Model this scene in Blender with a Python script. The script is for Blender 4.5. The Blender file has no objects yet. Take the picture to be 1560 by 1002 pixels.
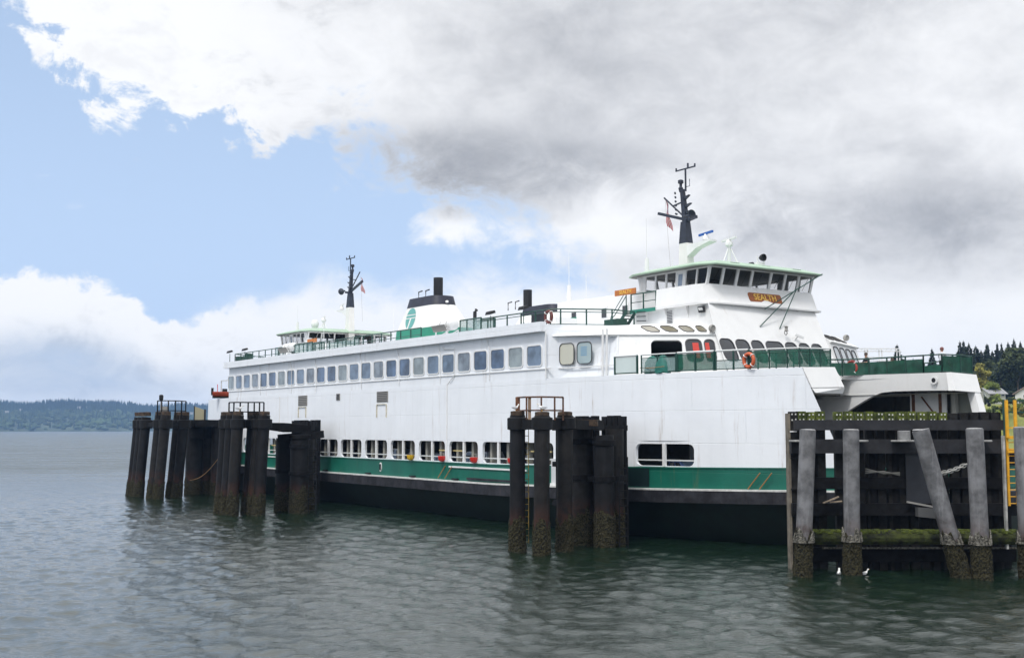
import bpy, bmesh, math, random
from mathutils import Vector, Matrix
random.seed(7)
PI = math.pi
scene = bpy.context.scene
C = scene.collection
rad = math.radians

# ------------------------------------------------------------------ camera
cam_d = bpy.data.cameras.new('camera')
cam = bpy.data.objects.new('camera', cam_d); C.objects.link(cam)
cam.location = (0, 0, 6.3)
cam.rotation_euler = (rad(90 + 4.908), 0, 0)
cam_d.sensor_width = 36.0
cam_d.lens = 36.0 * 1770.0 / 1560.0
cam_d.clip_start = 0.5
cam_d.clip_end = 40000
scene.camera = cam

# ------------------------------------------------------------------ exposure
vs = scene.view_settings
vs.view_transform = 'Standard'; vs.look = 'None'; vs.gamma = 1.0; vs.use_curve_mapping = False
vs.exposure = 0.36
scene.cycles.use_denoising = True
scene.cycles.max_bounces = 8
scene.cycles.volume_bounces = 0
scene.cycles.transparent_max_bounces = 16
scene.cycles.sample_clamp_indirect = 6.0

# ------------------------------------------------------------------ node expression helper
class N:
    """wraps a node socket so that shader maths can be written as expressions"""
    def __init__(s, nt, sock): s.nt, s.s = nt, sock
    def _op(s, op, *o, clamp=False):
        n = s.nt.nodes.new('ShaderNodeMath'); n.operation = op; n.use_clamp = clamp
        for i, v in enumerate((s,) + o):
            if isinstance(v, N): s.nt.links.new(v.s, n.inputs[i])
            else: n.inputs[i].default_value = v
        return N(s.nt, n.outputs[0])
    def __add__(s, o): return s._op('ADD', o)
    __radd__ = __add__
    def __mul__(s, o): return s._op('MULTIPLY', o)
    __rmul__ = __mul__
    def __sub__(s, o): return s._op('SUBTRACT', o)
    def __rsub__(s, o): return (s * -1.0) + o
    def __truediv__(s, o): return s._op('DIVIDE', o)
    def smooth(s, a, b, lo=0.0, hi=1.0):
        n = s.nt.nodes.new('ShaderNodeMapRange'); n.interpolation_type = 'SMOOTHSTEP'
        s.nt.links.new(s.s, n.inputs[0])
        for i, v in zip((1, 2, 3, 4), (a, b, lo, hi)): n.inputs[i].default_value = v
        return N(s.nt, n.outputs[0])
    def clamp(s): return s._op('ADD', 0.0, clamp=True)
def noise(nt, vec, scale, detail=4, rough=0.5, dist=0.0, color=False):
    n = nt.nodes.new('ShaderNodeTexNoise')
    n.inputs['Scale'].default_value = scale; n.inputs['Detail'].default_value = detail
    n.inputs['Roughness'].default_value = rough; n.inputs['Distortion'].default_value = dist
    if vec is not None: nt.links.new(vec, n.inputs['Vector'])
    return n.outputs['Color'] if color else N(nt, n.outputs[0])
def mixc(nt, f, a, b):
    n = nt.nodes.new('ShaderNodeMix'); n.data_type = 'RGBA'
    fs = n.inputs[0]
    if isinstance(f, N): nt.links.new(f.s, fs)
    else: fs.default_value = f
    for k, v in ((6, a), (7, b)):
        if isinstance(v, (tuple, list)): n.inputs[k].default_value = (*v[:3], 1)
        else: nt.links.new(v, n.inputs[k])
    return n.outputs[2]

# ------------------------------------------------------------------ sky (world)
SUN_EL, SUN_AZ = 56.0, -152.0         # degrees; azimuth measured from the view direction (+y) towards +x
w = bpy.data.worlds.new('World'); scene.world = w; w.use_nodes = True
nt = w.node_tree; nt.nodes.clear()
tc = nt.nodes.new('ShaderNodeTexCoord')
sep = nt.nodes.new('ShaderNodeSeparateXYZ'); nt.links.new(tc.outputs['Generated'], sep.inputs[0])
dx, dy, dz = (N(nt, sep.outputs[i]) for i in range(3))
az = dx._op('ARCTAN2', dy) * (180 / PI)
el = dz._op('ARCSINE') * (180 / PI)
sky = nt.nodes.new('ShaderNodeTexSky'); sky.sky_type = 'NISHITA'; sky.sun_disc = False
sky.sun_elevation = rad(SUN_EL); sky.sun_rotation = rad(SUN_AZ)
sky.air_density = 1.0; sky.dust_density = 1.2; sky.ozone_density = 2.0
def curve(xn, pts, x0, x1, y0, y1):
    n = nt.nodes.new('ShaderNodeFloatCurve')
    cu = n.mapping.curves[0]
    P = [((x - x0) / (x1 - x0), (y - y0) / (y1 - y0)) for x, y in pts]
    while len(cu.points) < len(P): cu.points.new(0.5, 0.5)
    for q, (x, y) in zip(cu.points, P): q.location = (x, y); q.handle_type = 'AUTO_CLAMPED'
    n.mapping.update()
    t = (xn - x0) / (x1 - x0)
    nt.links.new(t.s, n.inputs['Value'])
    return N(nt, n.outputs[0]) * (y1 - y0) + y0
# lower edge of the big cloud bank and upper edge of the low cumulus, as elevation over azimuth
B = curve(az, [(-180, 9), (-60, 16), (-26, 20.5), (-22.6, 18.4), (-20.8, 16.8), (-18.2, 15.0), (-16.0, 14.6), (-13.5, 13.4), (-9, 12.0), (-6, 11.6),
               (-2.5, 10.7), (-0.5, 9.5), (0.8, 8.4), (2.0, 7.6), (4.5, 6.8), (6, 4.5), (9, -1), (60, -3), (180, 9)], -180, 180, -5, 25)
L = curve(az, [(-180, 5), (-40, 8), (-24, 7.2), (-22.5, 7.4), (-20, 7.2), (-18.0, 6.6), (-16.6, 5.4), (-14.6, 5.6), (-12, 6.4), (-9, 7.0), (-5, 7.2),
               (0, 7.4), (2, 7.2), (5, 7.0), (30, 9), (180, 5)], -180, 180, -5, 25)
mp = nt.nodes.new('ShaderNodeMapping'); mp.inputs['Scale'].default_value = (1, 1, 1.5)
nt.links.new(tc.outputs['Generated'], mp.inputs[0])
v = mp.outputs[0]
n1 = noise(nt, v, 7.0, 8, 0.58, 0.25) - 0.5
n2 = noise(nt, v, 2.6, 3, 0.5) - 0.5
n3 = noise(nt, v, 16.0, 9, 0.66, 0.6) - 0.5
n5 = noise(nt, v, 42.0, 8, 0.65, 0.3) - 0.5
n4 = noise(nt, v, 4.5, 6, 0.55, 0.3) - 0.5
edgy = az.smooth(-12, 6, 6.0, 3.0)                       # ragged on the left, smooth to the right
dB = el - B
main = (dB + n1 * edgy * 3.2 + n3 * edgy * 1.7 + n5 * 2.0) * az.smooth(-14, -7, 1.0, 0.5)
main = main.smooth(-0.5, 0.9)
low_soft = az.smooth(-17, -9)
dL = L - el
lowc = (dL + n1 * 3.2 + n3 * 3.0 + n5 * 1.6).smooth(-0.1, 0.5)
lowh = (dL + n1 * 4.0 + n3 * 3.0 + n5 * 1.0 + 0.5).smooth(-0.4, 1.7) * 0.95
low = lowc * (1.0 - low_soft) + lowh * low_soft
wisp = (noise(nt, v, 11.0, 7, 0.6, 0.8) - 0.635).smooth(0.0, 0.16) * el.smooth(3, 8) * 0.55
cover = main._op('MAXIMUM', low)._op('MAXIMUM', wisp)
# thickness shading of the clouds: white rims, grey bodies and bases
def blob(a0, e0, ra, re):
    a = (az + n1 * 9.0 + n3 * 3.0 - a0) / ra; e = (el + n4 * 3.0 + n3 * 1.6 - e0) / re
    return (1.0 - (a * a + e * e)).smooth(-0.35, 1.0)
body = (dB + n1 * 4.0 + n3 * 2.0 + az.smooth(-12, -6, 0.0, 1.7)).smooth(0.6, 3.6) * az.smooth(-17, -8)
grey = body * (0.52 + n4 * 1.3 + n2 * 0.6 + n3 * 0.7 + n1 * 0.8 + n5 * 0.3)
grey = grey + (blob(-4.0, 12.6, 12.5, 2.5) * 0.50 + blob(16.0, 10.2, 13.0, 2.0) * 0.22) * (1.0 + n1 * 1.6 + n3 * 1.4) + blob(3, 14, 12, 5) * 0.10
grey = grey - blob(7.5, 10.6, 6.0, 2.2) * 0.40 - blob(0, 9.4, 12, 1.0) * 0.25
rims = (n3 * 2.2 + n5 * 1.2 + 0.05).smooth(0.0, 0.5) * 0.30 * (1.0 - az.smooth(-14, -5))   # soft shading inside the white cumulus at left
grey = grey * el.smooth(5.0, 8.0) + rims + (n4 * 1.6 + n3 * 0.8).smooth(-0.1, 0.5) * 0.20 * el.smooth(8.5, 5.5) * az.smooth(2, 8)
lowgrey = (dL + n1 * 2.4).smooth(1.8, 4.2) * el.smooth(0.9, 2.2) * (1.0 - az.smooth(-20, -11)) * (0.62 + n3 * 1.2 + n1 * 0.8)
lowgrey = lowgrey + (n1 * 1.5 + n4).smooth(0.05, 0.6) * 0.22 * el.smooth(7, 4)
g = (grey + lowgrey).smooth(-0.05, 1.5)
ccol = mixc(nt, g, (0.80, 0.81, 0.83), (0.31, 0.325, 0.36))
lowcol = mixc(nt, lowgrey.clamp(), ccol, (0.46, 0.55, 0.69))
up = el.smooth(22, 70, 1.0, 2.1)                         # an overcast is brighter towards the zenith
# clear air between the clouds
hz = el.smooth(0, 24, 1.0, 0.66)
vm = nt.nodes.new('ShaderNodeVectorMath'); vm.operation = 'SCALE'; vm.inputs['Scale'].default_value = 0.10
nt.links.new(sky.outputs[0], vm.inputs[0])
blue = mixc(nt, hz, vm.outputs[0], (0.44, 0.57, 0.78))
vc = nt.nodes.new('ShaderNodeVectorMath'); vc.operation = 'SCALE'
nt.links.new(lowcol, vc.inputs[0]); nt.links.new(up.s, vc.inputs['Scale'])
skyc = mixc(nt, cover, blue, vc.outputs[0])
sc10 = nt.nodes.new('ShaderNodeVectorMath'); sc10.operation = 'SCALE'; sc10.inputs['Scale'].default_value = 10.0
nt.links.new(skyc, sc10.inputs[0])
bg = nt.nodes.new('ShaderNodeBackground'); bg.inputs['Strength'].default_value = 0.1
nt.links.new(sc10.outputs[0], bg.inputs[0])
wo = nt.nodes.new('ShaderNodeOutputWorld'); nt.links.new(bg.outputs[0], wo.inputs[0])

# ------------------------------------------------------------------ sun (behind thin cloud: soft)
sun_d = bpy.data.lights.new('sun', 'SUN'); sun_d.energy = 1.5; sun_d.angle = rad(12); sun_d.color = (1.0, 0.97, 0.93)
sun = bpy.data.objects.new('sun', sun_d); C.objects.link(sun)
sd = Vector((math.cos(rad(SUN_EL)) * math.sin(rad(SUN_AZ)), math.cos(rad(SUN_EL)) * math.cos(rad(SUN_AZ)), math.sin(rad(SUN_EL))))
sun.rotation_euler = sd.to_track_quat('Z', 'Y').to_euler()
sun.location = (-60, -100, 200)

# ------------------------------------------------------------------ materials
MATS = {}
def mat(name, col, rough=0.6, metal=0.0, var=0.0, vscale=2.0, bump=0.0, bscale=8.0, col2=None, streak=0.0, spec=0.5):
    if name in MATS: return MATS[name]
    m = bpy.data.materials.new(name); m.use_nodes = True
    t = m.node_tree; b = t.nodes['Principled BSDF']
    b.inputs['Base Color'].default_value = (*col, 1); b.inputs['Roughness'].default_value = rough
    b.inputs['Metallic'].default_value = metal; b.inputs['Specular IOR Level'].default_value = spec
    geo = t.nodes.new('ShaderNodeTexCoord')
    o = geo.outputs['Object']
    c = None
    if var:
        nn = noise(t, o, vscale, 6, 0.6)
        c = mixc(t, nn.smooth(0.3, 0.7), tuple(x * (1 - var) for x in col), col2 or tuple(min(1, x * (1 + var)) for x in col))
        t.links.new(c, b.inputs['Base Color'])
    if streak:
        mpn = t.nodes.new('ShaderNodeMapping'); mpn.inputs['Scale'].default_value = (1, 1, 0.06)
        t.links.new(o, mpn.inputs[0])
        s = noise(t, mpn.outputs[0], 2.2, 8, 0.75).smooth(0.545, 0.74) * noise(t, o, 0.35, 3).smooth(0.42, 0.64) * streak
        c = mixc(t, s, c if c else col, (0.30, 0.17, 0.07))
        s2 = noise(t, mpn.outputs[0], 1.1, 6, 0.7).smooth(0.44, 0.74) * (streak * 0.2)
        c = mixc(t, s2, c, tuple(x * 0.72 for x in col))
        t.links.new(c, b.inputs['Base Color'])
    if bump:
        bn = t.nodes.new('ShaderNodeBump'); bn.inputs['Strength'].default_value = 1.0; bn.inputs['Distance'].default_value = bump
        hh = noise(t, o, bscale, 5, 0.6)
        t.links.new(hh.s, bn.inputs['Height']); t.links.new(bn.outputs[0], b.inputs['Normal'])
    MATS[name] = m
    return m
WHITE = mat('white_paint_sky_tint', (0.84, 0.865, 0.90), 0.38, var=0.03, vscale=0.35, bump=0.03, bscale=0.55, streak=0.8)  # white paint with a little blue skylight put into its colour
def plates(m, sx, sz):
    t = m.node_tree; b = t.nodes['Principled BSDF']; bn0 = b.inputs['Normal'].links[0].from_node
    tc_ = t.nodes.new('ShaderNodeTexCoord'); sp_ = t.nodes.new('ShaderNodeSeparateXYZ'); cb = t.nodes.new('ShaderNodeCombineXYZ'); t.links.new(tc_.outputs['Object'], sp_.inputs[0])
    t.links.new(sp_.outputs[0], cb.inputs[0]); t.links.new(sp_.outputs[2], cb.inputs[1])
    br = t.nodes.new('ShaderNodeTexBrick'); br.inputs['Scale'].default_value = 1.0; br.inputs['Mortar Size'].default_value = 0.018; br.inputs['Mortar Smooth'].default_value = 0.6
    br.inputs['Brick Width'].default_value = sx; br.inputs['Row Height'].default_value = sz; t.links.new(cb.outputs[0], br.inputs['Vector'])
    bp_ = t.nodes.new('ShaderNodeBump'); bp_.inputs['Strength'].default_value = 0.9; bp_.inputs['Distance'].default_value = 0.012; bp_.invert = True
    t.links.new(br.outputs['Fac'], bp_.inputs['Height']); t.links.new(bn0.outputs[0], bp_.inputs['Normal']); t.links.new(bp_.outputs[0], b.inputs['Normal'])
plates(WHITE, 6.1, 1.83)
WHITE2 = mat('white_house_paint', (0.79, 0.79, 0.78), 0.45, var=0.025, vscale=1.2, bump=0.006, bscale=1.5, streak=0.25)
WTRIM = mat('white_trim', (0.78, 0.78, 0.77), 0.5, var=0.03, vscale=3)
DECKG = mat('deck_grey', (0.22, 0.24, 0.24), 0.8, var=0.1)
GREEN = mat('hull_green', (0.006, 0.125, 0.085), 0.42, var=0.12, vscale=0.6, bump=0.02, bscale=0.7, streak=0.45)
plates(GREEN, 6.1, 1.3)
DGREEN = mat('underwater_green', (0.002, 0.011, 0.008), 0.65, var=0.35, vscale=0.9)
RUBBER = mat('rub_rail_black', (0.026, 0.026, 0.031), 0.6, var=0.5, vscale=1.5, bump=0.02, bscale=2, streak=0.35, spec=0.3)
CAPW = mat('rub_cap_white', (0.55, 0.55, 0.53), 0.6, var=0.2, vscale=3)
RAILG = mat('rail_green', (0.012, 0.06, 0.045), 0.45, var=0.15)
RAILW = mat('rail_white', (0.62, 0.64, 0.63), 0.4)
ROOFG = mat('roof_pale_green', (0.33, 0.45, 0.34), 0.6, var=0.08, vscale=1.2)
FUNG = mat('funnel_green', (0.02, 0.22, 0.14), 0.5, var=0.08)
FUNW = mat('funnel_cream', (0.76, 0.755, 0.72), 0.5, var=0.04, vscale=1.0, streak=0.3)
NAVY = mat('funnel_navy', (0.018, 0.02, 0.035), 0.5, var=0.3, vscale=2)
BLACK = mat('soot_black', (0.008, 0.008, 0.010), 0.6, var=0.3)
MASTB = mat('mast_slate', (0.022, 0.028, 0.045), 0.5, var=0.35, vscale=3)
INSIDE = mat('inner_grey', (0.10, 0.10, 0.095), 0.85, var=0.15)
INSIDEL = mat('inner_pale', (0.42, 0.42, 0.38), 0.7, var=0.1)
VENT = mat('vent_grey', (0.30, 0.29, 0.27), 0.7)
GASKET = mat('gasket', (0.05, 0.05, 0.055), 0.6)
LOGO = mat('logo_teal', (0.12, 0.36, 0.33), 0.5)
BOARD = mat('name_board_wood', (0.26, 0.072, 0.012), 0.45, var=0.25, vscale=6)
GOLD = mat('gold_leaf', (0.80, 0.50, 0.09), 0.45)
ORANGE = mat('buoy_orange', (0.58, 0.115, 0.04), 0.5, var=0.08)
DRED = mat('buoy_dark_red', (0.34, 0.04, 0.03), 0.5)
RED = mat('bright_red', (0.72, 0.03, 0.02), 0.45)
YELL = mat('bright_yellow', (0.75, 0.45, 0.02), 0.5, var=0.1)
RUSTY = mat('rust_brown', (0.14, 0.06, 0.03), 0.85, var=0.4, vscale=5)
BLUE = mat('radar_blue', (0.02, 0.11, 0.42), 0.45)
TARP = mat('tarp_green', (0.015, 0.15, 0.12), 0.6, bump=0.03, bscale=5, var=0.2)
ROPE = mat('rope_tan', (0.33, 0.17, 0.06), 0.9)
def glassy(name, col, rough=0.04, var=0.35, vscale=0.35, spec=0.5, alpha=None):
    m = mat(name, col, rough, var=var, vscale=vscale, spec=spec)
    b = m.node_tree.nodes['Principled BSDF']
    b.inputs['Coat Weight'].default_value = 0.6; b.inputs['Coat Roughness'].default_value = 0.02
    if alpha is not None: b.inputs['Alpha'].default_value = alpha
    return m
PANE = glassy('cabin_glass', (0.13, 0.18, 0.25), var=0.55, vscale=0.55)
PANEV = [PANE, glassy('cabin_glass_grey', (0.19, 0.22, 0.25), var=0.5, vscale=0.7), glassy('cabin_glass_deep', (0.075, 0.12, 0.20), var=0.6, vscale=0.5), glassy('cabin_glass_pale', (0.24, 0.28, 0.29), var=0.35, vscale=0.8)]  # pane colours differ to stand in for varied sky reflections
PANEC = glassy('curtained_glass', (0.58, 0.57, 0.47), var=0.05)
PANED = glassy('dark_glass', (0.022, 0.025, 0.03), var=0.3)
PANES = glassy('skylight_glass', (0.20, 0.18, 0.13), rough=0.12, var=0.15)
PANEP = glassy('bridge_glass', (0.03, 0.035, 0.04), var=0.1, alpha=0.22)
PANEG = glassy('rail_glass', (0.30, 0.42, 0.40), var=0.1, alpha=0.45)
def netting():
    m = mat('green_netting', (0.012, 0.115, 0.075), 0.8, var=0.3, vscale=1.5)
    m.node_tree.nodes['Principled BSDF'].inputs['Alpha'].default_value = 0.62
    return m
NET = netting()
NET2 = mat('dense_netting', (0.010, 0.075, 0.048), 0.8, var=0.35, vscale=1.5)
NET2.node_tree.nodes['Principled BSDF'].inputs['Alpha'].default_value = 0.86

# ------------------------------------------------------------------ mesh helpers
class MB:
    def __init__(s): s.v = []; s.f = []; s.smooth = False
    def quad(s, *p):
        i = len(s.v); s.v += [tuple(q) for q in p]; s.f.append(tuple(range(i, i + len(p)))); return s
    def hexa(s, a, b):                       # two matching quads -> closed block
        i = len(s.v); s.v += [tuple(q) for q in a] + [tuple(q) for q in b]; n = len(a)
        s.f.append(tuple(i + k for k in range(n))[::-1]); s.f.append(tuple(i + n + k for k in range(n)))
        for k in range(n):
            j = (k + 1) % n; s.f.append((i + k, i + j, i + n + j, i + n + k))
        return s
    def box(s, x0, x1, y0, y1, z0, z1):
        return s.hexa([(x0, y0, z0), (x1, y0, z0), (x1, y1, z0), (x0, y1, z0)], [(x0, y0, z1), (x1, y0, z1), (x1, y1, z1), (x0, y1, z1)])
    def bar(s, p, q, a, b=None, up=(0, 0, 1)):   # rectangular bar from p to q, a wide, b high
        b = b or a; p = Vector(p); q = Vector(q); d = (q - p).normalized(); u = Vector(up)
        if abs(d.dot(u)) > 0.98: u = Vector((1, 0, 0))
        x = d.cross(u).normalized(); y = x.cross(d)
        r = [x * (a / 2 * i) + y * (b / 2 * j) for i, j in ((-1, -1), (1, -1), (1, 1), (-1, 1))]
        return s.hexa([p + k for k in r], [q + k for k in r])
    def tube(s, pts, r, n=8, r2=None, cap=True):
        pts = [Vector(p) for p in pts]; m = len(pts); i0 = len(s.v)
        for k, p in enumerate(pts):
            d = (pts[min(k + 1, m - 1)] - pts[max(k - 1, 0)]).normalized()
            u = Vector((0, 0, 1)) if abs(d.z) < 0.95 else Vector((1, 0, 0))
            x = d.cross(u).normalized(); y = x.cross(d)
            rr = r if r2 is None else r + (r2 - r) * k / (m - 1)
            for a in range(n):
                t = 2 * PI * a / n; s.v.append(tuple(p + x * (rr * math.cos(t)) + y * (rr * math.sin(t))))
        for k in range(m - 1):
            for a in range(n):
                b = (a + 1) % n; s.f.append((i0 + k * n + a, i0 + k * n + b, i0 + (k + 1) * n + b, i0 + (k + 1) * n + a))
        if cap:
            s.f.append(tuple(i0 + a for a in range(n))[::-1]); s.f.append(tuple(i0 + (m - 1) * n + a for a in range(n)))
        return s
    def lathe(s, prof, c=(0, 0, 0), n=16, axis='Z'):
        i0 = len(s.v)
        for r, z in prof:
            for a in range(n):
                t = 2 * PI * a / n; p = (r * math.cos(t), r * math.sin(t), z)
                if axis == 'X': p = (p[2], p[0], p[1])
                if axis == 'Y': p = (p[0], p[2], p[1])
                s.v.append((c[0] + p[0], c[1] + p[1], c[2] + p[2]))
        m = len(prof)
        for k in range(m - 1):
            for a in range(n):
                b = (a + 1) % n; s.f.append((i0 + k * n + a, i0 + k * n + b, i0 + (k + 1) * n + b, i0 + (k + 1) * n + a))
        s.f.append(tuple(i0 + a for a in range(n))[::-1]); s.f.append(tuple(i0 + (m - 1) * n + a for a in range(n)))
        return s
    def loft(s, rings, closed=True, cap0=False, cap1=False):
        i0 = len(s.v); n = len(rings[0])
        for r in rings: s.v += [tuple(p) for p in r]
        for k in range(len(rings) - 1):
            for a in range(n if closed else n - 1):
                b = (a + 1) % n; s.f.append((i0 + k * n + a, i0 + k * n + b, i0 + (k + 1) * n + b, i0 + (k + 1) * n + a))
        if cap0: s.f.append(tuple(i0 + a for a in range(n))[::-1])
        if cap1: s.f.append(tuple(i0 + (len(rings) - 1) * n + a for a in range(n)))
        return s
    def torus(s, c, R, r, rot=None, n=24, m=8):
        i0 = len(s.v); M = rot or Matrix.Identity(3)
        for a in range(n):
            t = 2 * PI * a / n
            for b in range(m):
                q = 2 * PI * b / m
                p = M @ Vector(((R + r * math.cos(q)) * math.cos(t), (R + r * math.cos(q)) * math.sin(t), r * math.sin(q)))
                s.v.append((c[0] + p.x, c[1] + p.y, c[2] + p.z))
        for a in range(n):
            for b in range(m):
                a2 = (a + 1) % n; b2 = (b + 1) % m
                s.f.append((i0 + a * m + b, i0 + a2 * m + b, i0 + a2 * m + b2, i0 + a * m + b2))
        return s
    def mesh(s, name, m, smooth=False):
        me = bpy.data.meshes.new(name); me.from_pydata(s.v, [], s.f)
        bm = bmesh.new(); bm.from_mesh(me); bmesh.ops.recalc_face_normals(bm, faces=bm.faces[:]); bm.to_mesh(me); bm.free()
        if m: me.materials.append(m)
        if smooth:
            me.polygons.foreach_set('use_smooth', [True] * len(me.polygons))
            me.set_sharp_from_angle(angle=rad(42))
        return me
    def build(s, name, m, parent=None, smooth=False):
        return link(name, s.mesh(name, m, smooth), parent)
def link(name, me, parent=None, loc=None):
    o = bpy.data.objects.new(name, me); C.objects.link(o)
    if parent: o.parent = parent
    if loc: o.location = loc
    return o
def tag(o, label=None, cat=None, group=None, kind=None):
    for k, v_ in (('label', label), ('category', cat), ('group', group), ('kind', kind)):
        if v_: o[k] = v_
    return o
def thing(name, label, cat, loc=(0, 0, 0), rz=0, group=None):
    o = bpy.data.objects.new(name, None); C.objects.link(o); o.location = loc; o.rotation_euler = (0, 0, rz)
    o.empty_display_size = 0.3
    return tag(o, label, cat, group)
def copy_tree(o, parent=None):
    c = o.copy(); C.objects.link(c); c.parent = parent
    for ch in list(o.children): copy_tree(ch, c)
    return c
def rrect(u0, u1, v0, v1, r, n=4):
    pts = []
    for cx, cy, a0 in ((u1 - r, v1 - r, 0), (u0 + r, v1 - r, 90), (u0 + r, v0 + r, 180), (u1 - r, v0 + r, 270)):
        for k in range(n + 1):
            a = rad(a0 + 90 * k / n); pts.append((cx + r * math.cos(a), cy + r * math.sin(a)))
    return pts
def plane_fn(o, a, b):
    o, a, b = Vector(o), Vector(a), Vector(b)
    nn = a.cross(b).normalized()
    return lambda u, v_, d=0: o + a * u + b * v_ + nn * d
def holed(mb, P, u0, u1, v0, v1, hole, depth=0.25):
    """wall cell u0..u1 x v0..v1 with the rounded hole cut out, and its reveal"""
    n = len(hole); cx = sum(p[0] for p in hole) / n; cy = sum(p[1] for p in hole) / n
    outer = []
    for (u, v_) in hole:
        du, dv = u - cx, v_ - cy
        t = min((((u1 if du > 0 else u0) - cx) / du) if abs(du) > 1e-6 else 1e9, (((v1 if dv > 0 else v0) - cy) / dv) if abs(dv) > 1e-6 else 1e9)
        outer.append((cx + du * t, cy + dv * t))
    # pull the nearest outer point onto each corner
    for c in ((u0, v0), (u1, v0), (u1, v1), (u0, v1)):
        k = min(range(n), key=lambda i: (outer[i][0] - c[0]) ** 2 + (outer[i][1] - c[1]) ** 2); outer[k] = c
    mb.loft([[P(*q) for q in outer], [P(*q) for q in hole], [P(q[0], q[1], -depth) for q in hole]])
def window(parent, P, u0, u1, v0, v1, r=0.22, fw=0.07, fm=None, pm=None, name='cabin_window', proud=0.05, skew=None, label=None):
    """a proud rounded frame (part) with its pane (sub-part)"""
    o_ = rrect(u0 - fw, u1 + fw, v0 - fw, v1 + fw, r + fw); i_ = rrect(u0, u1, v0, v1, r)
    if skew:
        o_ = [(u + skew(v_), v_) for u, v_ in o_]; i_ = [(u + skew(v_), v_) for u, v_ in i_]
    f = MB(); f.loft([[P(u, v_, 0.0) for u, v_ in o_], [P(u, v_, proud) for u, v_ in o_], [P(u, v_, proud) for u, v_ in i_], [P(u, v_, 0.0) for u, v_ in i_]])
    fo = f.build(name, fm or WTRIM, parent)
    if label: fo['label'] = label
    g = MB(); g.quad(*[P(u, v_, 0.014) for u, v_ in i_]); g.build('pane', pm or PANE, fo)
    return fo
def rail(parent, pts, h=1.05, posts=None, rails=(1.0, 0.55, 0.08), m=None, pm=None, spacing=1.6, r=0.025, name='deck_railing', panel=None, panel_name='rail_panel', panel_mat=None, top_mat=None):
    """handrail along pts with each post a sub-part; panel=(z0,z1) hangs a panel in every bay"""
    m = m or RAILG
    mb = MB()
    for k, f in enumerate(rails):
        if top_mat and k == 0: continue
        mb.tube([(p[0], p[1], p[2] + h * f) for p in pts], r * (1.3 if k == 0 else 0.8), 6)
    o = mb.build(name, m, parent)
    if top_mat:
        MB().tube([(p[0], p[1], p[2] + h) for p in pts], r * 1.5, 6).build('top_rail', top_mat, o)
    me = MB().box(-r, r, -r, r, 0, h).mesh('post', pm or m)
    V = [Vector(p) for p in pts]; spots = []
    for a, b in zip(V, V[1:]):
        n = max(1, round((b - a).length / spacing))
        for k in range(n): spots.append(a.lerp(b, k / n))
    spots.append(V[-1])
    for p in spots: link('post', me, o, p)
    if panel:
        for a, b in zip(spots, spots[1:]):
            d = (b - a); e = d.normalized() * 0.06; nn = Vector((-d.y, d.x, 0)).normalized() * 0.012
            a2, b2 = a + e, b - e
            q = MB(); q.hexa([a2 - nn + Vector((0, 0, panel[0])), b2 - nn + Vector((0, 0, panel[0])), b2 - nn + Vector((0, 0, panel[1])), a2 - nn + Vector((0, 0, panel[1]))],
                             [a2 + nn + Vector((0, 0, panel[0])), b2 + nn + Vector((0, 0, panel[0])), b2 + nn + Vector((0, 0, panel[1])), a2 + nn + Vector((0, 0, panel[1]))])
            q.build(panel_name, panel_mat or NET, o)
    return o
def text_obj(body, size, name, m, parent, M, ext=0.015):
    cu = bpy.data.curves.new(name, 'FONT'); cu.body = body; cu.size = size; cu.extrude = ext; cu.align_x = 'CENTER'; cu.align_y = 'CENTER'
    cu.offset = size * 0.004
    t = bpy.data.objects.new('tmp', cu); C.objects.link(t)
    bpy.context.view_layer.update()
    me = bpy.data.meshes.new_from_object(t.evaluated_get(bpy.context.evaluated_depsgraph_get()))
    bpy.data.objects.remove(t); bpy.data.curves.remove(cu)
    me.materials.clear(); me.materials.append(m); me.transform(M)
    return link(name, me, parent)
import numpy as np
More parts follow.
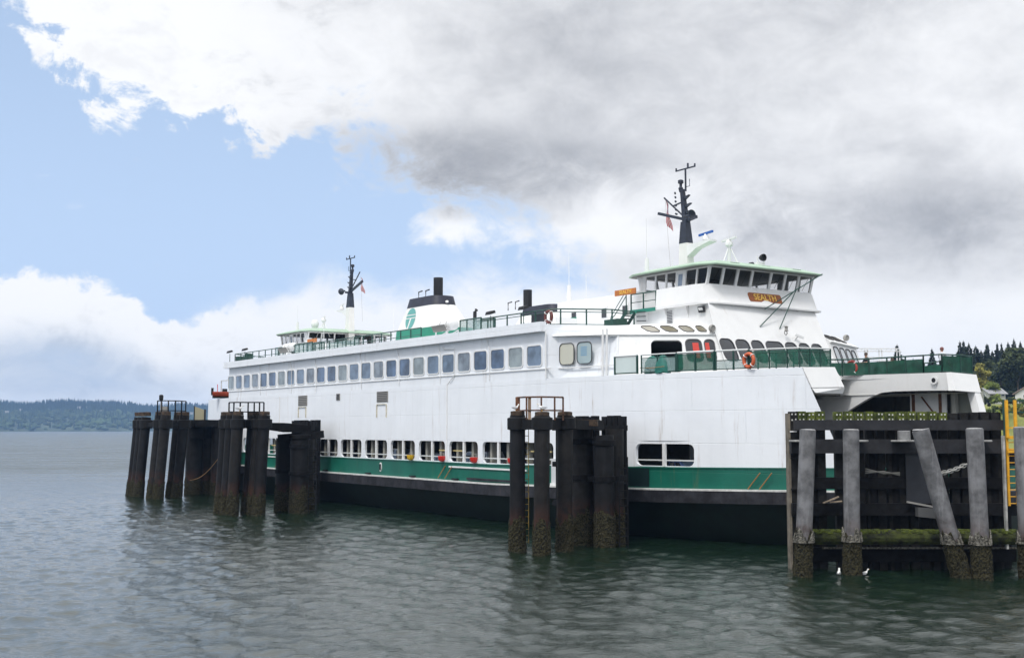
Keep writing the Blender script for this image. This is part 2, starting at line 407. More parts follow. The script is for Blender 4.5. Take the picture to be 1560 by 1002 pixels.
# ------------------------------------------------------------------ water: one sheet to beyond the far shore, real waves near by, fine ripple as relief
def water_sheet():
    rng = np.random.default_rng(3)
    r = [0.0001, 6, 12, 18, 23, 26]
    x = 28.0
    while x < 150: r.append(x); x *= 1.0034
    while x < 8600: r.append(x); x *= 1.05
    r = np.array(r + [8800.0])
    a = np.concatenate([np.linspace(-180, -34, 30), np.linspace(-33, -27, 8), np.linspace(-26.6, 26.6, 480), np.linspace(27, 33, 8), np.linspace(34, 180, 30)[:-1]])
    a = np.radians(a); na, nr = len(a), len(r)
    R, A_ = np.meshgrid(r, a, indexing='ij')
    X = R * np.sin(A_); Y = R * np.cos(A_); Z = np.zeros_like(X)
    # wind sea from the left plus a little chop from everywhere
    for k in range(46):
        lam = 0.42 * (7.5 ** rng.random()); th = math.radians(rng.normal(205, 38)); ph = rng.random() * 6.283
        amp = 0.0042 * lam ** 0.9 * (0.6 + 0.8 * rng.random())
        kx, ky = math.cos(th) * 6.283 / lam, math.sin(th) * 6.283 / lam
        fade = np.clip(1.6 - R / (170.0 * lam ** 0.5), 0, 1)
        Z += amp * fade * np.sin(kx * X + ky * Y + ph + 0.6 * np.sin(0.13 * X + 0.09 * Y + k))
    Z *= ((R > 24) & (R < 150) & (np.abs(A_) < math.radians(27))) * np.clip((150 - R) / 60, 0, 1)
    V = np.stack([X, Y, Z], -1).reshape(-1, 3)
    i = np.arange(nr - 1)[:, None] * na; j = np.arange(na)[None, :]; j2 = (j + 1) % na
    F = np.stack([i + j, i + j2, i + na + j2, i + na + j], -1).reshape(-1, 4)
    F = F[:, ::-1]
    me = bpy.data.meshes.new('water')
    me.vertices.add(len(V)); me.vertices.foreach_set('co', V.astype(np.float32).ravel())
    me.loops.add(F.size); me.loops.foreach_set('vertex_index', F.astype(np.int32).ravel())
    me.polygons.add(len(F)); me.polygons.foreach_set('loop_start', np.arange(0, F.size, 4, dtype=np.int32)); me.polygons.foreach_set('loop_total', np.full(len(F), 4, dtype=np.int32))
    me.update(calc_edges=True); me.validate()
    me.polygons.foreach_set('use_smooth', [True] * len(me.polygons))
    return me
WM = bpy.data.materials.new('sea_water'); WM.use_nodes = True
t = WM.node_tree; b = t.nodes['Principled BSDF']
b.inputs['Base Color'].default_value = (0.006, 0.016, 0.009, 1); b.inputs['Roughness'].default_value = 0.035; b.inputs['IOR'].default_value = 1.62
tcw = t.nodes.new('ShaderNodeTexCoord'); mpw = t.nodes.new('ShaderNodeMapping'); mpw.inputs['Scale'].default_value = (0.62, 1.25, 1); mpw.inputs['Rotation'].default_value = (0, 0, rad(14))
t.links.new(tcw.outputs['Object'], mpw.inputs[0])
h = noise(t, mpw.outputs[0], 4.2, 6, 0.62, 0.7) * 0.031 + noise(t, mpw.outputs[0], 13.0, 4, 0.6, 0.4) * 0.004 + noise(t, mpw.outputs[0], 0.9, 3, 0.5, 0.5) * 0.03
bn = t.nodes.new('ShaderNodeBump'); bn.inputs['Strength'].default_value = 1.0; bn.inputs['Distance'].default_value = 1.0
t.links.new(h.s, bn.inputs['Height'])
# slopes of ripples too small to be resolved far out: a noise field of tilted normals
ncol = noise(t, mpw.outputs[0], 3.6, 3, 0.6, 0.5, color=True)
vsub = t.nodes.new('ShaderNodeVectorMath'); vsub.operation = 'SUBTRACT'; t.links.new(ncol, vsub.inputs[0]); vsub.inputs[1].default_value = (0.5, 0.5, 0.5)
vmul = t.nodes.new('ShaderNodeVectorMath'); vmul.operation = 'MULTIPLY'; t.links.new(vsub.outputs[0], vmul.inputs[0]); vmul.inputs[1].default_value = (0.16, 0.20, 0.0)
vadd = t.nodes.new('ShaderNodeVectorMath'); vadd.operation = 'ADD'; t.links.new(vmul.outputs[0], vadd.inputs[0]); t.links.new(bn.outputs[0], vadd.inputs[1])
vnor = t.nodes.new('ShaderNodeVectorMath'); vnor.operation = 'NORMALIZE'; t.links.new(vadd.outputs[0], vnor.inputs[0]); t.links.new(vnor.outputs[0], b.inputs['Normal'])
# open water beyond the piles is ruffled by the wind, the berth is sheltered; gust streaks vary the ruffling
sxy = t.nodes.new('ShaderNodeSeparateXYZ'); t.links.new(tcw.outputs['Object'], sxy.inputs[0])
open_ = (N(t, sxy.outputs[1]) - N(t, sxy.outputs[0]) * 0.45).smooth(85, 240)
mps = t.nodes.new('ShaderNodeMapping'); mps.inputs['Scale'].default_value = (0.035, 0.16, 1); mps.inputs['Rotation'].default_value = (0, 0, rad(8)); t.links.new(tcw.outputs['Object'], mps.inputs[0])
gust = noise(t, mps.outputs[0], 1.0, 7, 0.65, 0.5).smooth(0.3, 0.7)
b.inputs['Specular IOR Level'].default_value = 0.62
fine = noise(t, mps.outputs[0], 9.0, 6, 0.7, 0.5).smooth(0.35, 0.65)
rgh = open_ * (0.10 + gust * 0.16 + fine * 0.22) + 0.035
t.links.new(rgh.s, b.inputs['Roughness'])
wme = water_sheet(); wme.materials.append(WM)
water = link('water', wme); tag(water, 'rippled green grey sea water around the ferry and piles', None, kind='structure')

# ------------------------------------------------------------------ far shore: wooded hills three kilometres away
HILL = mat('far_hill', (0.03, 0.05, 0.026), 0.95, var=0.4, vscale=0.012, col2=(0.07, 0.09, 0.045))
def hill_h(az_, q):
    a = az_
    top = 72 + 3.5 * math.sin(a * 0.9 + 1) + 2.5 * math.sin(a * 2.3) - max(0, a + 20) * 1.3
    return max(0.3, top) * (q ** 0.75 if q < 1 else 1)
def hill_pt(az_, q):
    r = 3000 + 650 * q + 40 * math.sin(az_ * 1.7); a = rad(az_)
    return (r * math.sin(a), r * math.cos(a), hill_h(az_, q) if q > 0 else -0.5)
mb = MB(); rings = []
for i in range(121):
    az_ = -52 + 64 * i / 120
    rings.append([hill_pt(az_, q) for q in (0, 0.012, 0.05, 0.15, 0.3, 0.5, 0.75, 1.0, 1.3)])
mb.loft(rings, closed=False)
tag(mb.build('far_hills', HILL, None, True), None, None, kind='structure')
FT1 = mat('far_conifer', (0.022, 0.04, 0.026), 0.95, var=0.3, vscale=0.02)
FT2 = mat('far_broadleaf', (0.045, 0.07, 0.026), 0.95, var=0.45, vscale=0.01)
mbc, mbb = MB(), MB(); rr = random.Random(5)
for k in range(5200):
    az_ = rr.uniform(-27, -10.5); q = rr.random() ** 0.8 * 1.05
    if k % 4 == 0: q = rr.uniform(0.9, 1.1)
    x, y, z = hill_pt(az_, q)
    if q > 0.62 or rr.random() < 0.25:
        hh = rr.uniform(11, 23); w_ = rr.uniform(2.2, 4.2)
        i0 = len(mbc.v); 
        for a in range(5): mbc.v.append((x + w_ * math.cos(a * 1.2566), y + w_ * math.sin(a * 1.2566), z - 1))
        mbc.v.append((x + rr.uniform(-.5, .5), y, z + hh))
        for a in range(5): mbc.f.append((i0 + a, i0 + (a + 1) % 5, i0 + 5))
    else:
        hh = rr.uniform(5, 11); w_ = rr.uniform(4, 9); i0 = len(mbb.v)
        for lv, (q1, z1) in enumerate(((0.8, 0.0), (1.0, 0.45), (0.6, 0.85))):
            for a in range(6):
                g_ = q1 * w_ * rr.uniform(0.8, 1.2); mbb.v.append((x + g_ * math.cos(a * 1.047 + lv), y + g_ * math.sin(a * 1.047 + lv), z + z1 * hh))
        mbb.v.append((x, y, z + hh))
        for lv in range(2):
            for a in range(6): mbb.f.append((i0 + lv * 6 + a, i0 + lv * 6 + (a + 1) % 6, i0 + lv * 6 + 6 + (a + 1) % 6, i0 + lv * 6 + 6 + a))
        for a in range(6): mbb.f.append((i0 + 12 + a, i0 + 12 + (a + 1) % 6, i0 + 18))
tag(link('far_forest', mbc.mesh('far_forest', FT1)), 'dark conifer forest on the hills of the far shore', None, kind='stuff')
tag(link('far_woods', mbb.mesh('far_woods', FT2)), 'lighter broadleaf woods on the slopes of the far shore', None, kind='stuff')
mb = MB()
for k in range(6):
    az_ = rr.uniform(-25, -13); x, y, z = hill_pt(az_, rr.uniform(0.25, 0.8)); s_ = rr.uniform(2.5, 5)
    mb.box(x - s_, x + s_, y - 26, y - 20, z + 2, z + rr.uniform(7, 10))
tag(mb.build('far_houses', mat('far_house', (0.36, 0.35, 0.33), 0.8)), 'tiny pale houses among the trees of the far shore', None, kind='stuff')

# ------------------------------------------------------------------ near shore behind the ferry, to the right
def gh(x, y):
    d = y - 245 - 8 * math.sin(x * 0.012)
    t_ = min(1, max(0, d / 35)); z = -1.0 + 12.9 * t_ * t_ * (3 - 2 * t_)
    return z + 0.6 * math.sin(x * 0.05 + y * 0.03) * t_ + max(0, d - 35) * 0.034
mb = MB(); nx, ny = 70, 50
for j in range(ny + 1):
    for i in range(nx + 1):
        x = 60 + 460 * i / nx; y = 220 + 420 * (j / ny) ** 1.4
        e = min(1, max(0, (x - 60) / 35)); z = gh(x, y)
        mb.v.append((x, y, z * e - 1.0 * (1 - e)))
for j in range(ny):
    for i in range(nx): mb.f.append((j * (nx + 1) + i, j * (nx + 1) + i + 1, (j + 1) * (nx + 1) + i + 1, (j + 1) * (nx + 1) + i))
tag(mb.build('shore_ground', mat('shore_grass', (0.15, 0.19, 0.035), 0.95, var=0.35, vscale=0.1, col2=(0.27, 0.27, 0.07), bump=0.15, bscale=2), None, True), None, None, kind='structure')

# ------------------------------------------------------------------ the air
hz_ = MB().box(-9600, 9600, -9600, 9600, -6.0, 118.0).build('haze', None)
hm = bpy.data.materials.new('haze_air'); hm.use_nodes = True; ht = hm.node_tree; ht.nodes.clear()
pv = ht.nodes.new('ShaderNodeVolumePrincipled'); pv.inputs['Color'].default_value = (0.34, 0.58, 1.0, 1); pv.inputs['Density'].default_value = 0.00014
ho = ht.nodes.new('ShaderNodeOutputMaterial'); ht.links.new(pv.outputs[0], ho.inputs['Volume'])
hz_.data.materials.append(hm); tag(hz_, 'pale haze lying over the water', None, kind='stuff')
# ------------------------------------------------------------------ ferry frame: x = along the ship towards its near end, y = across (0 near side, 24 far side)
FA = rad(34.36)
FX, FY = 0.0, 77.0
def W(s, w_, z=0.0):
    return Vector((FX + s * math.sin(FA) + w_ * math.cos(FA), FY - s * math.cos(FA) + w_ * math.sin(FA), z))
FROT = FA - PI / 2
MID = -22.1
def em(s): return max(s, 2 * MID - s)            # the hull is the same at both ends
def hw(s):
    m = em(s)
    return 0.0 if m < 4 else (0.01437 if s > MID else 0.0095) * (m - 4) ** 2
def sh(s): return 0.3 * min(max((em(s) + 2) / 22, 0), 1.4)
ferry = thing('ferry', 'large white and green double-ended car ferry moored behind the dark mooring piles', 'ferry', W(0, 0, 0), FROT)

# ---- hull bands (closed loops round the whole ship)
ST = [2 * MID - 28 + k * (100.2 / 72) for k in range(73)]
def outline(off, z, k=1.0):
    """closed plan outline, off = inset, z raised by the sheer times k"""
    near = [(s, hw(s) + off, z + sh(s) * k) for s in ST]
    far = [(s, 24 - hw(s) - off, z + sh(s) * k) for s in reversed(ST)]
    return near + far
mb = MB(); mb.loft([outline(4.0, -2.5), outline(1.7, -0.2), outline(0.75, 1.2, 1.2), outline(0.32, 1.88, 1.4)], cap0=True); mb.build('lower_hull', DGREEN, ferry, True)
mb = MB(); mb.loft([outline(0.3, 1.86, 1.4), outline(-0.28, 1.86, 1.4), outline(-0.32, 2.58, 1.28)]); mb.build('rub_rail', RUBBER, ferry)
mb = MB(); mb.loft([outline(-0.335, 2.57, 1.28), outline(-0.33, 2.655, 1.28), outline(0.0, 2.67, 1.28)]); mb.build('rub_rail_cap', CAPW, ferry)
mb = MB(); mb.loft([outline(0.0, 2.64, 1.28), outline(0.0, 3.9)]); mb.build('hull', GREEN, ferry)
mb = MB(); mb.loft([outline(-0.05, 3.86), outline(-0.05, 3.93), outline(0.3, 3.94)]); mb.build('sheer_strake', GREEN, ferry)
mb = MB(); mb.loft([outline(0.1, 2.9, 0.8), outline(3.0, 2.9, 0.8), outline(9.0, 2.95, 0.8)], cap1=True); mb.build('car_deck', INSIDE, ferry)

# ---- white upper side with the car deck openings
def SP(side=0, off=0.0):
    if side == 0: return lambda s, z, d=0.0: Vector((s, hw(s) + off - d, z))
    return lambda s, z, d=0.0: Vector((s, 24 - hw(s) - off + d, z))
def zg(s): return 3.9 + sh(s)
openings = [(-29.84 + 4.378 * j, -26.06 + 4.378 * j) for j in range(-4, 8)] + [(7.0, 10.8), (11.55, 15.35)]
def side_shell(side):
    P = SP(side); mb = MB()
    zt = 9.47
    s_lo = 2 * MID - 15.9; s_hi = 15.9
    cells = sorted(openings)
    def plain(a, b, z0, z1, n=None):
        n = n or max(1, int((b - a) / 1.4) + 1)
        for k in range(n):
            u, v_ = a + (b - a) * k / n, a + (b - a) * (k + 1) / n
            zz = lambda s, z: zg(s) - 0.02 if z is None else z
            mb.quad(P(u, zz(u, z0)), P(v_, zz(v_, z0)), P(v_, z1), P(u, z1))
    prev = s_lo
    for (a, b) in cells:
        if a - 0.2 > prev: plain(prev, a - 0.2, None, 5.62)
        za = zg((a + b) / 2)
        # sloping sill strip then the cell
        mb.quad(P(a - 0.2, zg(a) - 0.02), P(b + 0.2, zg(b) - 0.02), P(b + 0.2, za + 0.04), P(a - 0.2, za + 0.04))
        holed(mb, P, a - 0.2, b + 0.2, za + 0.04, 5.62, rrect(a, b, za + 0.09, 5.42 + 0.03 * (em(a) > 8), 0.34), 0.18)
        prev = b + 0.2
    plain(prev, s_hi, None, 5.62)
    plain(s_lo, s_hi, 5.62, zt, 44)
    # the ends, raked forward below
    for sg in (1, -1):
        def end(z): return 21.2 + (9.5 - z) * 0.375
        zl = [None, 4.9, 5.62, 6.9, 8.2, 9.0, zt + 0.08]
        for i in range(len(zl) - 1):
            n = 10
            def pt(k, z):
                zz = 4.2 if z is None else z
                s = 15.9 + (end(zz) - 15.9) * k / n
                ss = s if sg > 0 else 2 * MID - s
                zv = zg(ss) - 0.02 if z is None else (z if z < 9.4 else zt + 0.1 * k / n)
                return P(ss, zv)
            for k in range(n):
                mb.quad(pt(k, zl[i]), pt(k + 1, zl[i]), pt(k + 1, zl[i + 1]), pt(k, zl[i + 1]))
    return mb
side_shell(0).build('side_plating', WHITE, ferry, True)
side_shell(1).build('side_plating', WHITE, ferry, True)
# mullion, sill bar and inner column in each opening on the near side
P0 = SP(0)
for i, (a, b) in enumerate(sorted(openings)):
    c = a + 1.87; za = zg(c) + 0.05
    MB().box(c - 0.11, c + 0.11, hw(c) + 0.02, hw(c) + 0.16, za, 5.46).build('mullion', WTRIM, ferry)
    MB().bar((a, hw(a) + 0.12, za + 0.36), (b, hw(b) + 0.12, za + 0.36), 0.05, 0.08).build('opening_rail', RAILW, ferry)
    for q in ((a + 0.45, c + 0.62) if a < 11 else ()):
        MB().box(q - 0.13, q + 0.13, hw(q) + 0.4, hw(q) + 0.75, 2.95, 7.9).build('inner_column', mat('column_cream', (0.30, 0.29, 0.25), 0.7), ferry)
for a, b, z in ((-10.0, -8.6, 4.75), (-8.1, -6.4, 4.75), (1.6, 3.9, 4.85), (-41.3, -39.4, 4.75), (-38.8, -37.0, 4.75)):
    MB().bar((a, 0.4, z), (b, 0.4, z), 0.06, 0.09).build('inner_guard', mat('guard_cream', (0.62, 0.50, 0.22), 0.6), ferry)
# car deck ceiling and centre casing
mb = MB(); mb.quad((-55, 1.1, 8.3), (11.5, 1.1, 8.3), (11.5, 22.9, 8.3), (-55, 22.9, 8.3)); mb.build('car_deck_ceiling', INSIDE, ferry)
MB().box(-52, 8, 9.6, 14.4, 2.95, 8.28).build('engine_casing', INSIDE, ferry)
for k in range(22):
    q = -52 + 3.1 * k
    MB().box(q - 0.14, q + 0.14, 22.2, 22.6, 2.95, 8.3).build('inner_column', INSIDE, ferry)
# vents with rust stained legs
for s0, s1, z0, z1, leg in ((-34.2, -32.3, 8.35, 9.27, 1.5), (-26.4, -25.7, 8.7, 9.27, 0), (-19.05, -17.2, 8.4, 9.25, 0.0)):
    v_ = MB().box(s0, s1, -0.04, 0.03, z0, z1).build('louvre_vent', VENT, ferry)
    n = 6; me = MB().box(s0 + 0.08, s1 - 0.08, -0.06, -0.035, 0, 0.05).mesh('slat', GASKET)
    for k in range(n): link('slat', me, v_, (0, 0, z0 + 0.08 + (z1 - z0 - 0.16) * k / (n - 1) - 0.02))
for s0, s1, zb in ((-34.1, -32.5, 7.3), (-19.0, -17.4, 7.2)):
    m_ = MB()
    m_.bar((s0, -0.03, 8.2), (s0, -0.03, zb), 0.14, 0.05); m_.bar((s1, -0.03, 8.2), (s1, -0.03, zb), 0.14, 0.05); m_.bar((s0, -0.03, 8.24), (s1, -0.03, 8.24), 0.1, 0.06)
    m_.build('vent_frame', mat('stained_trim', (0.62, 0.58, 0.47), 0.6, var=0.2, vscale=3), ferry)
# seams and pipes on the side
for s, z0, z1 in ((-8.25, 4.0, 9.5), (-38.4, 4.0, 9.3), (3.85, 9.5, 12.6)):
    MB().tube([(s, hw(s) - 0.03, z0), (s, hw(s) - 0.03, z1)], 0.045, 6).build('drain_pipe', WTRIM, ferry)
for s in (-43.6, -36.2, -30.9, -22.2, -9.6, -3.05, -15.8):
    m_ = MB().tube([(s, 0.06, 12.45), (s, 0.06, 12.1), (s + 0.22, 0.06, 11.75), (s + 0.22, 0.06, 9.55)], 0.03, 6); m_.build('drain_pipe', WTRIM, ferry)
MB().tube([(-8.9, 0.05, 12.3), (-8.9, 0.05, 12.05), (-7.4, 0.05, 12.0), (-7.4, 0.05, 10.1), (-8.25, 0.02, 9.5)], 0.035, 6).build('drain_pipe', WTRIM, ferry)
mb = MB()
for k in range(40):
    a, b = -52 + 1.405 * k, -52 + 1.405 * (k + 1); mb.bar((a, 0.1, 10.12), (b, 0.1, 10.12), 0.09, 0.06)
mb.build('window_sill_strip', WTRIM, ferry)
# green side fittings
mb = MB(); mb.lathe([(0.1, 0), (0.24, 0.0), (0.24, 0.06), (0.12, 0.06)], (0, 0, 0), 14, 'Y'); o = mb.build('mooring_fairlead', WTRIM, ferry); o.location = (-18.3, -0.06, 3.32); o.scale = (0.75, 1, 1.5)
mb = MB().box(-18.42, -18.18, -0.09, -0.02, 3.08, 3.55); mb.build('fairlead_shade_fill', BLACK, ferry)  # solid black block painting the shade inside the fairlead
MB().bar((-7.9, -0.04, 3.62), (1.7, -0.04, 3.62), 0.08, 0.11).build('white_strake', WTRIM, ferry)
MB().bar((-5.4, -0.07, 2.86), (1.7, -0.07, 2.86), 0.14, 0.14).build('fender_strip', RUBBER, ferry)
MB().bar((-43.0, -0.04, 3.7), (-39.2, -0.04, 3.7), 0.08, 0.1).build('white_strake', WTRIM, ferry)
d_ = MB().box(4.55, 5.35, 0.0, 0.06, 2.75, 4.4); d_ = MB().box(4.5, 5.4, -0.1, 0.02, 2.72, 4.45).build('side_gate', mat('gate_grey', (0.60, 0.61, 0.62), 0.5), ferry)
MB().bar((4.5, -0.16, 2.86), (5.4, -0.16, 2.86), 0.08, 0.14).build('gate_bar', WTRIM, ferry)
mb = MB()
for k in range(4):
    a, b = 10.9 + 0.4 * k, 11.3 + 0.4 * k
    mb.quad(P0(a, 2.8 + sh(a), 0.03), P0(b, 2.8 + sh(b), 0.03), P0(b, 3.86 + sh(b), 0.03), P0(a, 3.86 + sh(a), 0.03))
mb.build('dark_hull_panel', mat('hull_panel_dark', (0.006, 0.02, 0.02), 0.4), ferry)  # dark sheet laid over part of the green hull band
for a in (-9.0, -8.05, -45, -38.6, 18.6, 19.2):
    MB().tube([(a + 0.6, hw(a) - 0.05, 3.66 + sh(a)), (a - 0.15, hw(a) - 0.22, 2.78 + sh(a))], 0.035, 5).build('mooring_pendant', ROPE, ferry)
for a in (-28.2, -20.3, -7.0, -13.1):
    MB().box(a - 0.35, a + 0.35, -0.2, 0.0, 2.72, 2.82).build('step_block', BLACK, ferry)

# ---- upper decks
ED = 9.45
def deck_edge(side, a, b, n, off): return [(a + (b - a) * k / n, (hw(a + (b - a) * k / n) + off) if side == 0 else 24 - hw(a + (b - a) * k / n) - off) for k in range(n + 1)]
# one deck sheet: both forks at both ends and the U between them
def fork_deck():
    near = deck_edge(0, 2 * MID - 21.2, 21.2, 60, 0.05)
    far = deck_edge(1, 21.2, 2 * MID - 21.2, 60, 0.05)
    def u(sgn):
        pts = [(21.2, 6.8), (13.9, 6.95), (13.9, 17.05), (21.2, 17.2)]
        return pts if sgn > 0 else [(2 * MID - s, w_) for s, w_ in reversed(pts)]
    poly = near + u(1) + far + u(-1)
    return poly
FD = fork_deck()
mb = MB(); mb.quad(*[(s, w_, ED) for s, w_ in FD]); mb.build('passenger_deck', DECKG, ferry)
mb = MB(); mb.quad(*[(s, w_, ED - 1.0) for s, w_ in FD]); mb.build('deck_soffit', INSIDEL, ferry)
for sg in (1, -1):
    F = lambda s: s if sg > 0 else 2 * MID - s
    for side in (0, 1):
        Y = (lambda v_: v_) if side == 0 else (lambda v_: 24 - v_)
        mb = MB()                                                # fork tip: raked face and the step below it
        mb.hexa([(F(21.2), Y(4.28), 9.58), (F(21.2), Y(6.85), 9.66), (F(21.62), Y(7.1), 8.56), (F(21.62), Y(4.5), 8.48)],
                [(F(20.9), Y(4.28), 9.58), (F(20.9), Y(6.85), 9.66), (F(21.2), Y(7.1), 8.56), (F(21.2), Y(4.5), 8.48)])
        mb.build('fork_tip', WHITE2, ferry)
        if side == 0:
            mb = MB().hexa([(F(21.6), Y(4.5), 8.46), (F(21.6), Y(7.15), 8.52), (F(21.5), Y(7.1), 8.2), (F(21.72), Y(4.68), 8.2)],
                           [(F(19.6), Y(4.3), 8.46), (F(19.6), Y(7.15), 8.52), (F(19.6), Y(7.1), 8.2), (F(19.6), Y(4.5), 8.2)])
            mb.build('fork_tip_step', WHITE2, ferry)
        # inner face of the fork, sweeping down into the portal over the car deck
        top = [(21.2, 6.82), (19.2, 6.86), (17.2, 6.9), (16.2, 6.9), (15.4, 6.9), (14.6, 6.9), (13.8, 6.9), (13.0, 6.9), (12.3, 6.9), (11.8, 6.9), (11.4, 6.9), (11.2, 6.9), (9.6, 6.9)]
        low = [8.58, 8.62, 8.63, 8.58, 8.33, 7.98, 7.6, 7.2, 6.75, 6.2, 5.3, 2.95, 2.95]
        ztop = [9.66, 9.68, 9.7, 9.72, 9.72, 9.72, 9.72, 9.72, 9.6, 9.44, 9.44, 9.44, 9.44]
        mb = MB()
        a = [[(F(s), Y(w_), z) for (s, w_), z in zip(top, ztop)], [(F(s), Y(w_ - 0.05), z) for (s, w_), z in zip(top, low)], [(F(s - 0.02), Y(w_ - 0.35), z) for (s, w_), z in zip(top, low)]]
        mb.loft(a, closed=False); mb.build('fork_bulwark', WHITE2, ferry)
        # inner lining of the side seen through the bow opening
        mb = MB()
        for k in range(10):
            q0 = 16.2 if side == 0 else 8.0
            s0, s1 = q0 + (21.4 - q0) / 10 * k, q0 + (21.4 - q0) / 10 * (k + 1)
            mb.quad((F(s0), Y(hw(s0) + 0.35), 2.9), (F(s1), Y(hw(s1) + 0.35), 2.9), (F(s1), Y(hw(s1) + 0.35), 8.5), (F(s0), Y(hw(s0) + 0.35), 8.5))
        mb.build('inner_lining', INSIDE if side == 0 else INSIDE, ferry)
        # forward post at the raked end of the side
        if side == 0 and sg > 0: continue
        mb = MB().hexa([(F(21.2), Y(4.28), 9.5), (F(21.2), Y(4.9), 9.5), (F(20.7), Y(4.9), 9.5), (F(20.7), Y(4.1), 9.5)], [(F(23.25), Y(5.35), 4.1), (F(23.25), Y(5.9), 4.1), (F(22.7), Y(5.9), 4.1), (F(22.7), Y(5.1), 4.1)])
        mb.build('raked_post', WHITE2, ferry)
mb = MB()   # the dark transom under the bow deck between the portals
mb.box(13.0, 13.3, 7.3, 16.7, 8.4, 9.4); mb.build('portal_beam', INSIDE, ferry)
for w_ in (19.0, ):
    bd = MB().box(17.0, 19.6, w_ - 0.12, w_, 7.25, 8.62).build('white_panel', WTRIM, ferry)
    MB().box(17.15, 17.36, w_ - 0.16, w_ - 0.11, 6.2, 8.55).build('panel_strip', RUSTY, bd)
    MB().box(19.1, 19.3, w_ - 0.16, w_ - 0.11, 6.2, 8.55).build('panel_strip', RUSTY, bd)
    MB().bar((17.9, w_ - 0.2, 8.3), (19.0, w_ - 0.2, 7.0), 0.07).build('panel_strut', RUSTY, bd)
for s in (19.9, 21.3):
    MB().box(s, s + 0.28, 19.0, 19.3, 3.0, 8.5).build('inner_column', INSIDEL, ferry)
mb = MB().box(19.5, 21.8, 19.45, 19.5, 3.0, 8.5); mb.build('inner_screen', mat('screen_grey', (0.27, 0.28, 0.24), 0.7), ferry)
o = MB(); o.lathe([(0.13, 0), (0.25, 0), (0.25, 0.05), (0.13, 0.05)], (0, 0, 0), 16, 'Y'); o = o.build('bulwark_fairlead', WTRIM, ferry); o.location = (20.1, 17.03, 9.22)
o = MB().lathe([(0.14, 0), (0.14, 0.02)], (0, 0, 0), 14, 'Y').build('fairlead_shade_fill', BLACK, ferry); o.location = (20.1, 17.015, 9.22)  # black disc in place of the shaded opening

# ---- passenger cabin: side walls, window row, fascia
PS = lambda s, z, d=0.0: Vector((s, 0.12 - d, z))
mb = MB()
mb.quad((-51.9, 0.12, 9.44), (3.72, 0.12, 9.44), (3.72, 0.12, 12.6), (-51.9, 0.12, 12.6))
mb.quad((3.72, 0.12, 9.44), (4.2, 0.72, 9.44), (4.2, 0.72, 12.6), (3.72, 0.12, 12.6))
mb.quad((4.2, 0.72, 9.44), (9.4, 1.3, 9.44), (8.85, 1.85, 12.16), (4.2, 0.72, 12.6))
mb.quad((-51.9, 23.88, 9.44), (4.2, 23.88, 9.44), (4.2, 23.88, 12.6), (-51.9, 23.88, 12.6))
mb.quad((4.2, 23.88, 9.44), (9.4, 22.7, 9.44), (8.85, 22.15, 12.16), (4.2, 23.88, 12.6))
mb.quad((-51.9, 0.12, 9.44), (-51.9, 0.12, 12.6), (-56.5, 7, 12.6), (-56.5, 7, 9.44))
mb.quad((-56.5, 7, 12.6), (-56.5, 7, 9.44), (-56.5, 17, 9.44), (-56.5, 17, 12.6))
mb.quad((-51.9, 23.88, 9.44), (-51.9, 23.88, 12.6), (-56.5, 17, 12.6), (-56.5, 17, 9.44))
mb.build('passenger_cabin', WHITE, ferry)
for k in range(26):
    c = 2.42 - 2.146 * k
    reflect_tone = PANEV[(k * 7 + k // 3) % 4]
    window(ferry, PS, c - 0.8, c + 0.8, 10.36, 11.64, 0.2, 0.075, name='cabin_window', pm=reflect_tone)
PR = plane_fn((4.2, 0.72, 9.44), Vector((5.2, 0.58, 0)).normalized(), (0, 0, 1))
window(ferry, PR, 0.15, 1.42, 0.92, 2.22, 0.28, 0.045, GASKET, PANEC, 'lounge_window')
pw = window(ferry, PR, 1.75, 3.0, 0.92, 2.22, 0.28, 0.045, GASKET, glassy('poster_glass', (0.36, 0.45, 0.46), var=0.1), 'lounge_window')
po = MB()
for k in range(5): po.quad(PR(2.05, 1.95 - 0.12 * k, 0.02), PR(2.6, 1.95 - 0.12 * k, 0.02), PR(2.6, 1.89 - 0.12 * k, 0.02), PR(2.05, 1.89 - 0.12 * k, 0.02))
po.build('window_notice', mat('notice_blue', (0.16, 0.33, 0.50), 0.6), pw)
for t in (4.0, 4.35): MB().tube([PR(t, 0.0, 0.07), PR(t, 2.95, 0.02)], 0.07, 8).build('drain_pipe', WTRIM, ferry)
MB().bar(PR(0, 0.7, 0.02), PR(5.2, 0.7, 0.02), 0.06, 0.07).build('window_sill_strip', WTRIM, ferry)
# raked bow walls
A = Vector((9.4, 1.3, 9.5)); Bv = Vector((13.3, 6.6, 9.5)); dv = (Bv - A).normalized(); nv = Vector((-dv.y, dv.x, 0)); upv = nv * 0.32 + Vector((0, 0, 1))
PB = plane_fn(A, dv, upv)
LB = (Bv - A).length
mb = MB()
mb.quad(PB(0, -0.05), PB(1.85, -0.05), PB(1.85, 2.62), PB(0, 2.62))
holed(mb, PB, 1.85, 4.1, 0.1, 2.62, rrect(2.05, 3.95, 0.2, 2.18, 0.3), 0.2)
mb.quad(PB(1.85, -0.05), PB(4.1, -0.05), PB(4.1, 0.1), PB(1.85, 0.1))
mb.quad(PB(4.1, -0.05), PB(LB, -0.05), PB(LB - 0.25, 2.62), PB(4.1, 2.62))
A2 = Vector((13.3, 16.9, 9.5)); B2 = Vector((10.5, 23.0, 9.5)); d2 = (B2 - A2).normalized(); n2 = Vector((-d2.y, d2.x, 0)); up2 = n2 * 0.32 + Vector((0, 0, 1))
PB2 = plane_fn(A2, d2, up2); LB2 = (B2 - A2).length
mb.quad(PB2(0.2, -0.05), PB2(LB2, -0.05), PB2(LB2, 2.62), PB2(0, 2.62))
